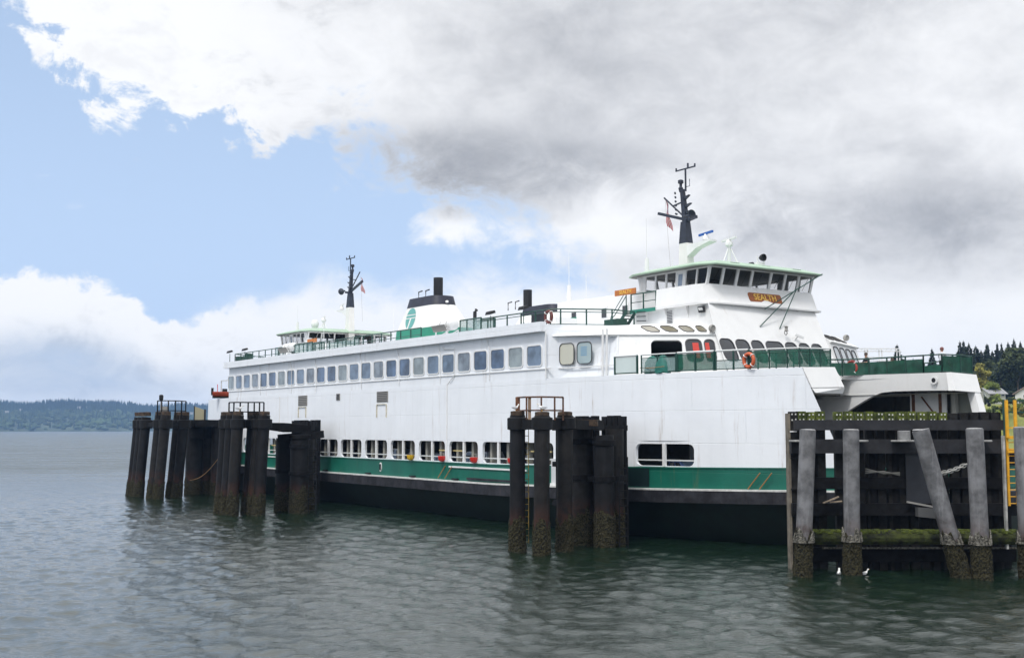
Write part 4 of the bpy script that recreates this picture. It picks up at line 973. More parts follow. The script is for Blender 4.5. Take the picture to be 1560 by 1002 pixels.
# ------------------------------------------------------------------ masts
def mast(s0, sg, light):
    F = lambda a: s0 + sg * a
    def ring(a0, a1, h, z): return [(F(a0), 12 - h, z), (F(a1), 12 - h, z), (F(a1), 12 + h, z), (F(a0), 12 + h, z)]
    m_ = MB(); m_.loft([ring(-0.45, 0.55, 0.34, 15.6), ring(-0.38, 0.40, 0.29, 19.22)]); mo = m_.build('mast', FUNW, ferry)
    m_ = MB(); m_.loft([ring(-0.39, 0.41, 0.30, 19.2), ring(-0.28, 0.24, 0.22, 20.75)], cap1=True)
    m_.loft([ring(-0.16, 0.22, 0.18, 20.7), ring(-0.42, -0.16, 0.12, 23.1)], cap1=True)
    m_.build('mast_upper', MASTB, mo)
    m_ = MB()
    m_.bar((F(0.3), 12, 20.8), (F(-2.8), 12, 21.75), 0.2, 0.2).bar((F(-0.2), 12, 20.75), (F(1.1), 12, 20.95), 0.22, 0.2)
    m_.build('mast_yard', MASTB, mo)
    MB().bar((F(0.0), 12, 21.0), (F(-2.2), 12, 22.8), 0.09).bar((F(-0.2), 12, 22.2), (F(-1.3), 12, 22.05), 0.09).build('mast_gaff', MASTB, mo)
    for a, z in ((0.35, 21.4), (0.28, 21.9), (0.12, 22.5)):
        MB().hexa([(F(-0.1), 11.9, z - 0.25), (F(-0.1), 12.1, z - 0.25), (F(a + 0.3), 12.1, z + 0.05), (F(a + 0.3), 11.9, z + 0.05)], [(F(-0.1), 11.9, z), (F(-0.1), 12.1, z), (F(a + 0.3), 12.1, z + 0.1), (F(a + 0.3), 11.9, z + 0.1)]).build('mast_step', MASTB, mo)
    m_ = MB().tube([(F(0.05), 12, 22.9), (F(0.05), 12, 24.45)], 0.07, 6); m_.bar((F(-0.95), 12, 24.5), (F(1.05), 12, 24.5), 0.07, 0.09); m_.tube([(F(-0.9), 12, 24.5), (F(-0.9), 12, 24.7)], 0.06, 6); m_.tube([(F(0.3), 12, 24.5), (F(0.3), 12, 24.85)], 0.07, 6); m_.tube([(F(1.0), 12, 24.5), (F(1.0), 12, 24.7)], 0.06, 6)
    m_.tube([(F(0.1), 12, 23.2), (F(0.45), 12, 23.2), (F(0.45), 12, 23.7)], 0.03, 5); m_.build('antenna_bracket', MASTB, mo)
    MB().lathe([(0.1, 22.9), (0.18, 23.2), (0.1, 23.3), (0.1, 23.5), (0.2, 23.55), (0.2, 23.75), (0.12, 23.8)], (F(-0.45), 12, 0), 10).build('mast_lamp', MASTB, mo)
    h = MB().lathe([(0.08, 0), (0.08, 0.55), (0.2, 0.75), (0.36, 0.85), (0.30, 0.8), (0.05, 0.7)], (0, 0, 0), 14, 'X').build('horn', MASTB, mo); h.location = (F(0.35), 11.5, 21.0); h.rotation_euler = (0, 0, 0 if sg > 0 else PI)
    for k in range(6): MB().tube([(F(-0.5 - 0.04 * k), 11.7, 21.3 + 0.3 * k), (F(-0.62), 11.6, 21.38 + 0.3 * k)], 0.07, 5).build('mast_fitting', MASTB, mo)
    # radar arm
    m_ = MB().hexa([(F(0.4), 11.7, 18.2), (F(1.3), 11.7, 18.7), (F(2.7), 11.65, 19.0), (F(2.7), 11.65, 19.13), (F(0.4), 11.7, 19.0)], [(F(0.4), 12.3, 18.2), (F(1.3), 12.3, 18.7), (F(2.7), 12.35, 19.0), (F(2.7), 12.35, 19.13), (F(0.4), 12.3, 19.0)]); m_.build('radar_arm', WHITE2, mo)
    m_ = MB().lathe([(0.12, 0), (0.24, 0.08), (0.24, 0.25), (0.14, 0.38), (0.08, 0.5)], (F(2.0), 12, 19.12), 12).build('radar_pedestal', WTRIM, mo, True)
    MB().bar((F(2.0) - 0.92, 12 + 0.25, 19.64), (F(2.0) + 0.92, 12 - 0.25, 19.64), 0.12, 0.15).build('radar_scanner', BLUE if light else WTRIM, mo)
mast(4.0, 1, True); mast(fe(4.0), -1, False)
# second radar on a tripod, searchlight, whips
def tripod(s, w_, z0, m2):
    t = MB().tube([(s, w_, z0), (s, w_, z0 + 1.65)], 0.11, 8); 
    for a in (30, 150, 270): t.tube([(s + 0.8 * math.cos(rad(a)), w_ + 0.8 * math.sin(rad(a)), z0), (s + 0.1 * math.cos(rad(a)), w_ + 0.1 * math.sin(rad(a)), z0 + 1.5)], 0.045, 6)
    to = t.build('radar_tripod', WTRIM, ferry)
    MB().lathe([(0.12, 0), (0.26, 0.08), (0.28, 0.25), (0.18, 0.4), (0.08, 0.5)], (s, w_, z0 + 1.62), 12).build('radar_pedestal', WTRIM, to, True)
    MB().bar((s - 0.9, w_ + 0.25, z0 + 2.14), (s + 0.9, w_ - 0.25, z0 + 2.14), 0.12, 0.14).build('radar_scanner', WTRIM, to)
tripod(8.2, 12.0, 16.8, None); tripod(fe(5.2), 9.5, 16.0, None)
sl_ = MB().box(10.4, 10.8, 12.0, 12.6, 16.7, 17.1).build('searchlight', WTRIM, ferry)
o = MB().lathe([(0.08, -0.2), (0.2, -0.04), (0.24, 0.08), (0.24, 0.2), (0.21, 0.2), (0.17, 0.08)], (0, 0, 0), 16, 'X').build('searchlight_drum', BLACK, sl_, True); o.location = (10.7, 12.45, 17.42)
MB().bar((10.6, 12.15, 17.1), (10.6, 12.15, 17.5), 0.06).bar((10.6, 12.75, 17.1), (10.6, 12.75, 17.5), 0.06).build('searchlight_yoke', WTRIM, sl_)
o = MB().lathe([(0.1, 0), (0.17, 0.06), (0.17, 0.3), (0.1, 0.36)], (0, 0, 0), 12, 'X').build('roof_horn', BLACK, ferry); o.location = (10.4, 11.6, 16.9)
MB().box(10.2, 11.0, 10.9, 13.1, 16.72, 16.78).build('searchlight_base', RAILG, ferry)
for s, w_, z0, z1, th in ((-4.65, 8.3, 15.6, 19.6, 1), (-2.6, 8.3, 15.6, 17.5, 0), (4.2, 8.2, 16.5, 20.6, 1), (11.0, 9.2, 16.8, 18.9, 0), (fe(8.6), 8.0, 16.5, 19.6, 1), (fe(3), 8.5, 15.3, 18.2, 0), (-24.8, 12, 13, 16.6, 0), (5.0, 9.8, 16.8, 17.9, 0), (-34.8, 10, 14.5, 17.8, 0)):
    m_ = MB().tube([(s, w_, z0), (s, w_, z1)], 0.028, 5, r2=0.014)
    if th: m_.tube([(s, w_, z0), (s, w_, z0 + 1.3)], 0.2, 8, r2=0.13)
    m_.build('whip_antenna', WTRIM, ferry)
o = MB().lathe([(0.25, 0), (0.25, 0.3), (0.3, 0.35), (0.42, 0.6), (0.42, 0.85), (0.3, 1.1), (0.1, 1.18)], (0, 0, 0), 14).build('radome', WTRIM, ferry, True); o.location = (fe(7.6), 9.6, 16.85)
MB().lathe([(0.28, 0), (0.28, 0.55)], (fe(7.6), 9.6, 16.4), 10).build('radome_post', MASTB, ferry)
# floodlights on the sun deck rail
for s in (-53.1, -48.9, -3.5, 0.5):
    f = MB().tube([(s, 0.6, 13.0), (s, 0.6, 14.1)], 0.035, 6).build('floodlight', RAILG, ferry)
    MB().hexa([(s - 0.35, 0.35, 14.15), (s + 0.35, 0.35, 14.15), (s + 0.35, 0.8, 14.3), (s - 0.35, 0.8, 14.3)], [(s - 0.3, 0.4, 14.38), (s + 0.3, 0.4, 14.38), (s + 0.3, 0.75, 14.48), (s - 0.3, 0.75, 14.48)]).build('lamp_head', BLACK, f)
MB().tube([(-9.3, 3, 12.9), (-9.3, 3, 15.0), (-9.1, 3, 15.12)], 0.14, 8).build('stove_pipe', BLACK, ferry)
v_ = MB(); v_.lathe([(0.35, 12.9), (0.35, 13.8), (0.5, 14.05), (0.38, 14.25), (0.15, 14.3)], (-6.0, 5.5, 0), 14); v_.build('deck_ventilator', WHITE2, ferry, True)
MB().box(-2.2, 0.0, 3.6, 5.4, 12.9, 13.9).build('deck_skylight_box', WHITE2, ferry)
# lamps and camera on the raked front
for (u, v_, nm) in ((5.85, 1.72, 'front_lamp'), (6.9, 1.6, 'camera')):
    p = PF(u, v_)
    if nm == 'front_lamp':
        o = MB().lathe([(0.1, 0), (0.15, 0.03), (0.1, 0.07), (0.1, 0.26), (0.15, 0.3), (0.07, 0.34)], (0, 0, 0), 12).build('front_lamp', VENT, ferry); o.location = p + Vector((0.28, 0, 0.35))
        MB().torus(p + Vector((0.24, 0, 0.25)), 0.12, 0.03, Matrix.Rotation(PI / 2, 3, 'Y'), 16, 6).build('lamp_ring', VENT, ferry)
    else:
        MB().bar(p + Vector((0.1, -0.1, 0.3)), p + Vector((0.4, 0.35, 0.1)), 0.14).bar(p, p + Vector((0.2, 0.05, 0.2)), 0.06).bar(p + Vector((0.02, -0.1, -0.3)), p + Vector((0.05, -0.1, 0)), 0.05).build('camera', WTRIM, ferry)
for p in (PK(5.7, 0.1), PK2(6.3, 0.5)):
    o = MB().lathe([(0.05, -0.1), (0.2, 0.0), (0.24, 0.12), (0.2, 0.24), (0.17, 0.2)], (0, 0, 0), 12, 'X').build('floodlight', VENT, ferry); o.location = Vector(p) + Vector((0.15, -0.1, 0.2))
    MB().bar(Vector(p), Vector(p) + Vector((0.1, -0.1, 0.2)), 0.05).build('lamp_bracket', VENT, ferry)
fl = MB().hexa([(10.6, 6.85, 13.5), (11.1, 6.85, 13.5), (11.15, 6.7, 13.86), (10.65, 6.7, 13.86)], [(10.6, 6.95, 13.52), (11.1, 6.95, 13.52), (11.15, 6.85, 13.9), (10.65, 6.85, 13.9)]).build('floodlight', BLACK, ferry)
MB().hexa([(10.68, 6.835, 13.57), (11.03, 6.835, 13.57), (11.08, 6.69, 13.8), (10.7, 6.69, 13.8)], [(10.68, 6.845, 13.57), (11.03, 6.845, 13.57), (11.08, 6.7, 13.8), (10.7, 6.7, 13.8)]).build('lamp_lens', WTRIM, fl)
# whip poles leaning from the bridge roof down over the front
for a, b in (((12.0, 16.75, 16.52), (12.02, 11.25, 13.88)), ((12.02, 14.2, 15.36), (12.15, 10.64, 12.72)), ((12.02, 14.2, 15.36), (12.17, 12.4, 12.68))):
    MB().tube([a, b], 0.035, 5).build('awning_pole', RAILG, ferry)

# ------------------------------------------------------------------ loose things on the ferry (each a thing of its own, standing in ship coordinates)
def on(s, w_, z): return W(s, w_, z)
def local_thing(name, label, cat, s, w_, z, group=None, rz=0.0): return thing(name, label, cat, on(s, w_, z), FROT + rz, group)
def ring_buoy(label, s, w_, z, m, R=0.36):
    t = local_thing('life_ring', label, 'life ring', s, w_, z, 'life rings hung on the ferry railings')
    Mx = Matrix.Rotation(PI / 2, 3, 'X')
    MB().torus((0, 0, 0), R, 0.1, Mx, 28, 10).build('ring', m, t, True)
    me = MB().torus((0, 0, 0), 0.115, 0.025, None, 10, 5).mesh('band', WTRIM)
    for k in range(4):
        a = rad(45 + 90 * k); o = link('band', me, t, (R * math.cos(a), 0, R * math.sin(a))); o.rotation_euler = (0, -a + PI / 2 - PI / 2, 0); o.rotation_euler = (PI / 2, 0, 0); o.rotation_euler = Matrix((( -math.sin(a), 0, math.cos(a)), (0, 1, 0), (-math.cos(a) , 0, -math.sin(a)))).to_euler()
ring_buoy('bright orange life ring on the near fork railing in front of the raked windows', 18.55, hw(18.55) - 0.06, 10.02, ORANGE)
ring_buoy('dark red life ring on the green netting of the far fork, beside the standing man', 14.05, 17.0, 10.22, DRED, 0.40)
ring_buoy('maroon life ring on the sun deck railing beside the dark screen', 3.3, 0.6, 13.5, mat('buoy_maroon', (0.13, 0.035, 0.03), 0.6), 0.36)
def life_raft(label, s, w_):
    t = local_thing('life_raft', label, 'life raft', s, w_, SD, 'white life raft canisters on the sun deck')
    MB().lathe([(0.02, -1.05), (0.3, -1.02), (0.42, -0.9), (0.42, -0.04), (0.45, -0.03), (0.45, 0.03), (0.42, 0.04), (0.42, 0.9), (0.3, 1.02), (0.02, 1.05)], (0, 0.1, 0.95), 18, 'X').build('canister', WTRIM, t, True)
    for x in (-0.75, 0.75):
        MB().bar((x, -0.45, 0.0), (x, 0.55, 0.55), 0.08).bar((x, -0.45, 0.0), (x, -0.45, 0.7), 0.08).bar((x, 0.55, 0), (x, 0.55, 0.6), 0.08).build('cradle', WTRIM, t)
    for x in (-0.45, 0.45):
        MB().lathe([(0.435, x - 0.03), (0.435, x + 0.03)], (0, 0.1, 0.95), 18, 'X').build('strap', VENT, t)
    MB().hexa([(-1.0, -0.5, 0.45), (0.9, -0.5, 0.45), (0.9, -0.75, 0.9), (-1.0, -0.75, 0.9)], [(-1.0, -0.46, 0.45), (0.9, -0.46, 0.45), (0.9, -0.71, 0.9), (-1.0, -0.71, 0.9)]).build('ramp_plate', VENT, t)
life_raft('white life raft canister on its cradle below the far bridge house', -38.2, 0.75)
life_raft('white life raft canister on its cradle beside the funnel with the round logo', -9.5, 0.65)
def bin_(label, s, w_, r, h):
    t = local_thing('litter_bin', label, 'bin', s, w_, SD, 'green bins at the far end of the sun deck')
    MB().lathe([(r * 0.85, 0), (r, 0.1), (r, h - 0.12)], (0, 0, 0), 14).build('drum', mat('bin_green', (0.008, 0.045, 0.03), 0.6), t, True)
    MB().lathe([(r * 1.06, h - 0.14), (r * 1.06, h - 0.04), (r * 0.6, h)], (0, 0, 0), 14).build('lid', RAILG, t)
bin_('squat dark green bin at the far corner of the sun deck', -52.0, 1.4, 0.55, 0.85)
bin_('taller dark green bin second from the far corner of the sun deck', -49.9, 1.4, 0.4, 1.05)
# tarpaulined stack on the near fork
t = local_thing('covered_locker', 'green tarpaulin tied over two humps behind the near fork railing', 'tarpaulin', 12.7, 0.75 + 0.8, 9.5)
for k, x in enumerate((-0.45, 0.45)):
    mb = MB(); rings = []
    for z, q in ((0, 1.0), (0.3, 0.98), (0.65, 0.85), (0.9, 0.55), (1.0, 0.12)):
        rings.append([(x + 0.55 * q * math.cos(2 * PI * a / 14) * (1 + 0.08 * math.sin(a * 2.3 + z * 4)), 0.4 * q * math.sin(2 * PI * a / 14), z + 0.05 * math.sin(a * 1.7)) for a in range(14)])
    mb.loft(rings, cap1=True); mb.build('tarpaulin', TARP, t, True)
MB().tube([(-1.05, -0.42, 0.35), (0, -0.5, 0.3), (1.05, -0.42, 0.35)], 0.02, 5).build('lashing', ROPE, t)
# orange rescue boat at the far end
t = local_thing('rescue_boat', 'orange rescue boat with dark outboard hung at the far end of the ferry', 'boat', fe(11.6), 1.25, 9.62, rz=1.25); t.scale = (0.72, 0.85, 0.8)
rings = []
for k in range(9):
    x = -1.9 + 3.8 * k / 8; q = 1 - max(0, (x - 0.4) / 1.6) ** 2 * 0.95; b = 0.62 * max(q, 0.06)
    rings.append([(x, -b, 0.75), (x, -b * 1.05, 0.55), (x, -b * 0.7, 0.2), (x, 0, 0.08 + 0.25 * (1 - q)), (x, b * 0.7, 0.2), (x, b * 1.05, 0.55), (x, b, 0.75), (x, b * 0.7, 0.7), (x, 0, 0.5), (x, -b * 0.7, 0.7)])
mb = MB(); mb.loft(rings, cap0=True, cap1=True); mb.build('hull', mat('rescue_orange', (0.40, 0.055, 0.02), 0.5), t, True)
MB().box(-0.5, 0.2, -0.25, 0.25, 0.6, 1.15).build('console', BLACK, t)
MB().box(-2.1, -1.75, -0.18, 0.18, 0.3, 1.25).build('outboard', BLACK, t)
MB().tube([(-1.2, -0.4, 0.7), (-1.2, -0.4, 1.7), (-1.2, 0.4, 1.7), (-1.2, 0.4, 0.7)], 0.04, 6).build('roll_bar', RED, t)
MB().box(-1.9, 1.5, -0.4, 0.4, -0.1, 0.1).build('cradle', BLACK, t)
# flags
def flag(label, s, w_, z, sg, hgt, wid):
    t = local_thing('flag', label, 'flag', s, w_, z, 'flags flying from the masts')
    n = 13; cols = (mat('flag_red', (0.42, 0.025, 0.04), 0.8), mat('flag_white', (0.45, 0.43, 0.42), 0.8)); blue_ = mat('flag_blue', (0.03, 0.035, 0.12), 0.8)
    def P(u, v_): return (sg * (0.05 + u * wid * (0.35 + 0.3 * v_) + 0.55 * wid * v_ * (0.4 if sg > 0 else -0.4)), 0.10 * math.sin(6 * v_ + 3 * u), -v_ * hgt - u * hgt * 0.25)
    for k in range(7):
        m_ = MB(); u0, u1 = k / 7, (k + 1) / 7
        for j in range(8): m_.quad(P(u0, j / 8), P(u1, j / 8), P(u1, (j + 1) / 8), P(u0, (j + 1) / 8))
        m_.build('stripe', cols[k % 2], t)
    m_ = MB(); off = -0.02
    for j in range(4):
        m_.quad(*[(p[0], p[1] + off, p[2]) for p in (P(0.45, j / 10), P(1.0, j / 10), P(1.0, (j + 1) / 10), P(0.45, (j + 1) / 10))])
    m_.build('canton', blue_, t)
    MB().tube([(0, 0, 0.1), (sg * 0.5, 0, -hgt - 3.2)], 0.012, 4).build('halyard', VENT, t)
flag('red and white striped flag hanging from the near mast above the bridge', 1.9, 12.0, 22.6, 1, 1.9, 0.8)
flag('striped flag with dark blue canton hanging from the far mast', fe(1.6), 12.0, 22.2, 1, 1.5, 1.0)

# ------------------------------------------------------------------ cars on the car deck
def car(label, s, w_, col, L=4.5, H=1.5, kind='saloon', rz=0.0):
    t = local_thing('parked_car', label, 'car', s, w_, 3.0, 'cars parked on the ferry car deck', rz)
    paint = mat('car_paint_%d' % (len(MATS)), col, 0.25); paint.node_tree.nodes['Principled BSDF'].inputs['Coat Weight'].default_value = 0.5
    hw_ = 0.88; b = 0.85
    if kind == 'saloon': prof = [(-L / 2, 0.45), (-L / 2 + .05, 0.8), (-L / 2 + 0.9, b + .05), (-L / 2 + 1.5, H - .05), (-0.3, H), (0.55, H - .04), (1.25, b + .06), (L / 2 - 0.2, 0.72), (L / 2, 0.5), (L / 2, 0.3), (-L / 2, 0.3)]
    else: prof = [(-L / 2, 0.45), (-L / 2, 0.95), (-L / 2 + 0.12, b + .1), (-L / 2 + 0.4, H - .02), (-0.6, H), (0.7, H - .05), (1.35, b + .12), (L / 2 - 0.15, 0.82), (L / 2, 0.5), (L / 2, 0.3), (-L / 2, 0.3)]
    def ty(z): return hw_ if z <= b + 0.02 else hw_ - 0.22 * (z - b) / (H - b)
    m_ = MB(); m_.loft([[(x, -ty(z) * 0.97, z) for x, z in prof], [(x, -ty(z), z) for x, z in prof], [(x, ty(z), z) for x, z in prof], [(x, ty(z) * 0.97, z) for x, z in prof]], cap0=True, cap1=True)
    m_.build('body', paint, t)
    p3, p5, p2, p6 = prof[3], prof[5], prof[2], prof[6]
    cuts = [0.0, 0.36, 0.68, 1.0]
    for sd in (-1, 1):
        for c0, c1 in zip(cuts, cuts[1:]):
            lerp = lambda a, b_, k: (a[0] + (b_[0] - a[0]) * k, a[1] + (b_[1] - a[1]) * k)
            e = 0.03; bl, br = lerp(p2, p6, c0 + e), lerp(p2, p6, c1 - e); tl, tr = lerp(p3, p5, c0 + e), lerp(p3, p5, c1 - e)
            q = [(bl[0], b + 0.08), (br[0], b + 0.08), (tr[0], H - 0.13), (tl[0], H - 0.13)]
            g = MB(); g.quad(*[(x, sd * (ty(z) + 0.012), z) for x, z in q]); g.build('window', PANED, t)
    for (a, c) in ((prof[5], prof[6]), (prof[2], prof[3])):
        g = MB(); g.quad(*[(x + 0.01, y, z + 0.02) for x, y, z in ((a[0], -0.6, a[1]), (a[0], 0.6, a[1]), (c[0], 0.68, c[1]), (c[0], -0.68, c[1]))]); g.build('windscreen', PANE, t)
    me = MB().lathe([(0.3, -0.1), (0.33, -0.08), (0.33, 0.08), (0.3, 0.1)], (0, 0, 0), 14, 'Y').mesh('wheel', BLACK)
    for x in (-L * 0.31, L * 0.31):
        for y in (-0.82, 0.82): link('wheel', me, t, (x, y, 0.33))
    for y in (-0.6, 0.6):
        MB().box(-L / 2 - 0.02, -L / 2 + 0.03, y - 0.14, y + 0.14, 0.7, 0.95).build('tail_light', RED, t)
        MB().box(L / 2 - 0.06, L / 2 + 0.02, y - 0.16, y + 0.16, 0.55, 0.72).build('headlight', WTRIM, t)
    return t
for a in ((-7.0, 2.0, (0.68, 0.70, 0.74), 4.6, 1.72, 'suv', 'white estate car with tinted windows behind the opening nearest the red buckets', PI),
          (-28.6, 2.0, (0.42, 0.50, 0.72), 4.3, 1.45, 'saloon', 'pale blue saloon behind the opening next to the second mooring dolphin', 0),
          (-24.0, 2.0, (0.30, 0.33, 0.42), 4.5, 1.55, 'saloon', 'grey-blue saloon behind the second opening from the second dolphin', 0),
          (-18.0, 2.0, (0.62, 0.63, 0.65), 4.8, 1.75, 'suv', 'pale grey people carrier seen through the openings left of the yellow bucket', 0),
          (-12.0, 2.0, (0.05, 0.05, 0.06), 4.5, 1.5, 'saloon', 'dark saloon in shadow between the people carrier and the white estate', 0),
          (-0.5, 2.0, (0.05, 0.06, 0.14), 4.5, 1.5, 'saloon', 'navy saloon behind the opening left of the middle mooring dolphin', PI),
          (13.2, 2.9, (0.07, 0.11, 0.24), 4.4, 1.52, 'saloon', 'dark blue saloon behind the foremost opening of the car deck', 0),
          (-40.2, 2.0, (0.35, 0.45, 0.62), 4.4, 1.45, 'saloon', 'light blue car behind the opening between the piles of the second dolphin', 0)):
    car(a[6], a[0], a[1], a[2], a[3], a[4], a[5], a[7])
# rounded buckets at the lower corners of the openings
def bucket(label, s, m):
    t = local_thing('bucket', label, 'bucket', s, -0.14, zg(s) + 0.05, 'coloured buckets hung at the car deck openings')
    t.scale = (0.8, 0.8, 0.8)
    MB().lathe([(0.05, 0), (0.2, 0.04), (0.31, 0.2), (0.36, 0.45), (0.37, 0.5), (0.33, 0.5), (0.28, 0.3)], (0, 0, 0), 16).build('pail', m, t, True)
    MB().tube([(-0.35, 0, 0.48), (-0.2, 0.1, 0.78), (0.2, 0.1, 0.78), (0.35, 0, 0.48)], 0.018, 5).build('handle', VENT, t)
bucket('yellow bucket hung at a car deck opening, the only yellow one', -13.35, YELL)
bucket('red bucket hung two openings right of the yellow one', -8.75, RED)
bucket('red bucket hung just behind the white estate car', -4.45, RED)
bucket('red bucket half hidden by the left pile of the middle dolphin', 0.15, RED)
# ------------------------------------------------------------------ mooring dolphins
def steel(name, col, rust_z):
    m = mat(name, col, 0.62, var=0.4, vscale=1.8, bump=0.02, bscale=4, spec=0.22)
    t = m.node_tree; b = t.nodes['Principled BSDF']; src = b.inputs['Base Color'].links[0].from_socket
    tc_ = t.nodes.new('ShaderNodeTexCoord'); sx = t.nodes.new('ShaderNodeSeparateXYZ'); t.links.new(tc_.outputs['Object'], sx.inputs[0])
    z = N(t, sx.outputs[2]); nn = noise(t, tc_.outputs['Object'], 1.4, 6, 0.65)
    f = (z + nn * 2.2 - 1.1).smooth(rust_z + 1.2, rust_z, 0.0, 0.55) * nn.smooth(0.35, 0.6)
    c = mixc(t, f, src, (0.075, 0.028, 0.015))
    mp_ = t.nodes.new('ShaderNodeMapping'); mp_.inputs['Scale'].default_value = (1.2, 1.2, 0.1); t.links.new(tc_.outputs['Object'], mp_.inputs[0])
    s2 = noise(t, mp_.outputs[0], 2.4, 7, 0.75).smooth(0.52, 0.75, 0, 0.65)
    c = mixc(t, s2, c, tuple(x * 2.2 for x in col))
    t.links.new(c, b.inputs['Base Color'])
    return m
TAR = steel('tarred_steel', (0.0085, 0.0085, 0.0095), 1.5)
TARB = steel('tarred_steel_worn', (0.014, 0.013, 0.0125), 1.7)
TAR2 = mat('tarred_timber', (0.0075, 0.0075, 0.0085), 0.8, var=0.5, vscale=2.5, bump=0.03, bscale=5, spec=0.15)
GPILE = steel('grey_pile_steel', (0.15, 0.15, 0.155), 1.75)
CAPM = mat('pile_cap_rusty', (0.025, 0.02, 0.017), 0.85, var=0.6, vscale=4, col2=(0.09, 0.055, 0.032))
CRUST = mat('barnacle_crust', (0.007, 0.007, 0.005), 0.95, var=0.8, vscale=13, col2=(0.062, 0.056, 0.030), bump=0.06, bscale=20, spec=0.2)
CRUST2 = mat('barnacle_pale', (0.045, 0.042, 0.03), 0.95, var=0.6, vscale=11, col2=(0.27, 0.255, 0.215), bump=0.04, bscale=18)
MOSS = mat('moss', (0.055, 0.085, 0.014), 0.95, var=0.6, vscale=4, col2=(0.13, 0.16, 0.02), bump=0.04, bscale=12)
prng = random.Random(11)
def crust(parent, base, top, r, z0, z1, m=None, name='barnacle_crust', lump=0.06):
    """knobbly sleeve of mussels and barnacles round a pile, with a ragged upper rim"""
    base, top = Vector(base), Vector(top); n, k = 34, 28; mb = MB(); rings = []
    ph = [prng.uniform(0, 6) for _ in range(4)]
    rim = [z1 + 0.17 * math.sin(a * 0.55 + ph[0]) + 0.1 * math.sin(a * 1.3 + ph[1]) + prng.uniform(-0.16, 0.16) for a in range(n)]
    for i in range(k + 1):
        ring = []
        for a in range(n):
            z = z0 + (rim[a] - z0) * i / k; tt = (z - base.z) / (top.z - base.z); c = base.lerp(top, tt)
            q = r + 0.015 + lump * prng.random() ** 1.6 * (1.0 if i < k else 0.1) + 0.05 * (1 - i / k)
            th = 2 * PI * a / n; ring.append((c.x + q * math.cos(th), c.y + q * math.sin(th), z))
        rings.append(ring)
    mb.loft(rings, cap1=False); return mb.build(name, m or CRUST, parent)
def pile(parent, x, y, r, ztop, m, crust_z=1.6, dx=0.0, dy=0.0, collar=None, cap=None, n=20, pale=False):
    """dx, dy: how far the top leans"""
    b = Vector((x - dx * 0.3, y - dy * 0.3, -2.0)); t_ = Vector((x + dx, y + dy, ztop))
    r = r * prng.uniform(0.95, 1.05)
    if m is TAR and prng.random() < 0.45: m = TARB
    po = MB().tube([b, b.lerp(t_, 0.5), t_], r, n).build('pile', m, parent, True)
    crust(po, b, t_, r, -0.6, crust_z)
    if pale: crust(po, b, t_, r + 0.02, crust_z - 0.32, crust_z + 0.06, CRUST2, 'barnacle_band', 0.05)
    if collar: MB().lathe([(r, collar[0] - 0.03), (r * 1.34, collar[0]), (r * 1.36, collar[1]), (r * 1.05, collar[1] + 0.05)], (t_.x, t_.y, 0), 20).build('collar', TAR, po, True)
    if cap: MB().lathe([(r * 0.93, cap[0]), (r * 0.93, cap[1]), (r * 0.55, cap[1] + 0.03)], (t_.x, t_.y, 0), 18).build('pile_cap', CAPM, po, True)
    return po
def dolphin(label, cx, cy): 
    t = thing('mooring_dolphin', label, 'dolphin', (cx, cy, 0), 0, 'mooring dolphins beside the ferry'); return t
def fender_panel(D_, s0, s1, w_, z1, wid=0.42, gap=0.07, skip=(), th=0.3):
    """vertical fender planks facing the ferry between s0 and s1 in ship coordinates"""
    c = Vector(D_.location); n = int((s1 - s0) / (wid + gap))
    me = None
    for k in range(n):
        if k in skip: continue
        a = W(s0 + k * (wid + gap), w_) - c; b_ = W(s0 + k * (wid + gap) + wid, w_) - c; e = (W(0, th) - W(0, 0))
        z = z1 - (0.0 if k % 3 else 0.05)
        q = MB().hexa([(a.x, a.y, -1.5), (b_.x, b_.y, -1.5), (b_.x + e.x, b_.y + e.y, -1.5), (a.x + e.x, a.y + e.y, -1.5)], [(a.x, a.y, z), (b_.x, b_.y, z), (b_.x + e.x, b_.y + e.y, z), (a.x + e.x, a.y + e.y, z)])
        q.build('fender_plank', TAR2, D_)
    for z in (1.9, 4.2, 6.35):
        a = W(s0, w_ - 0.14, z) - c; b_ = W(s1, w_ - 0.14, z) - c
        MB().bar(a, b_, 0.24, 0.3).build('waler', TAR2, D_)
def curved_rail(D_, pts, z0, hgt, nposts, m):
    p = [Vector((x, y, z0)) for x, y in pts]
    ro = MB().tube([q + Vector((0, 0, hgt)) for q in p], 0.05, 6).build('guard_rail', m, D_)
    MB().tube([q + Vector((0, 0, hgt * 0.42)) for q in p], 0.045, 6).build('lower_rail', m, ro)
    me = MB().box(-0.045, 0.045, -0.045, 0.045, 0, hgt).mesh('post', m)
    L_ = len(p) - 1
    for k in range(nposts):
        f = k / (nposts - 1) * L_; i = min(int(f), L_ - 1); link('post', me, ro, p[i].lerp(p[i + 1], f - i))
    return ro

# the middle dolphin: three piles in front, fender panel behind
D1 = dolphin('middle mooring dolphin, the one with three separate front piles and a hanging ladder', 3.2, 61.5); c1 = D1.location
def p1_(x, y, r, z, **k): return pile(D1, x - c1.x, y - c1.y, r, z, TAR, **k)
p1_(0.27, 60.6, 0.40, 7.0, collar=(6.27, 6.85), cap=(7.0, 7.2), crust_z=1.65, dx=0.02, pale=False)
p1_(1.48, 59.2, 0.40, 6.95, collar=(6.27, 6.85), cap=(6.95, 7.15), crust_z=1.65, dx=0.05)
p1_(2.72, 61.1, 0.40, 7.0, collar=(6.3, 6.85), cap=(7.0, 7.18), crust_z=1.6, dx=0.06)
p1_(3.85, 64.2, 0.62, 6.3, crust_z=1.75); p1_(4.98, 63.2, 0.56, 5.95, crust_z=1.8)
p1_(3.3, 66.2, 0.55, 6.3, crust_z=1.75); p1_(5.65, 64.3, 0.5, 6.3, crust_z=1.8)
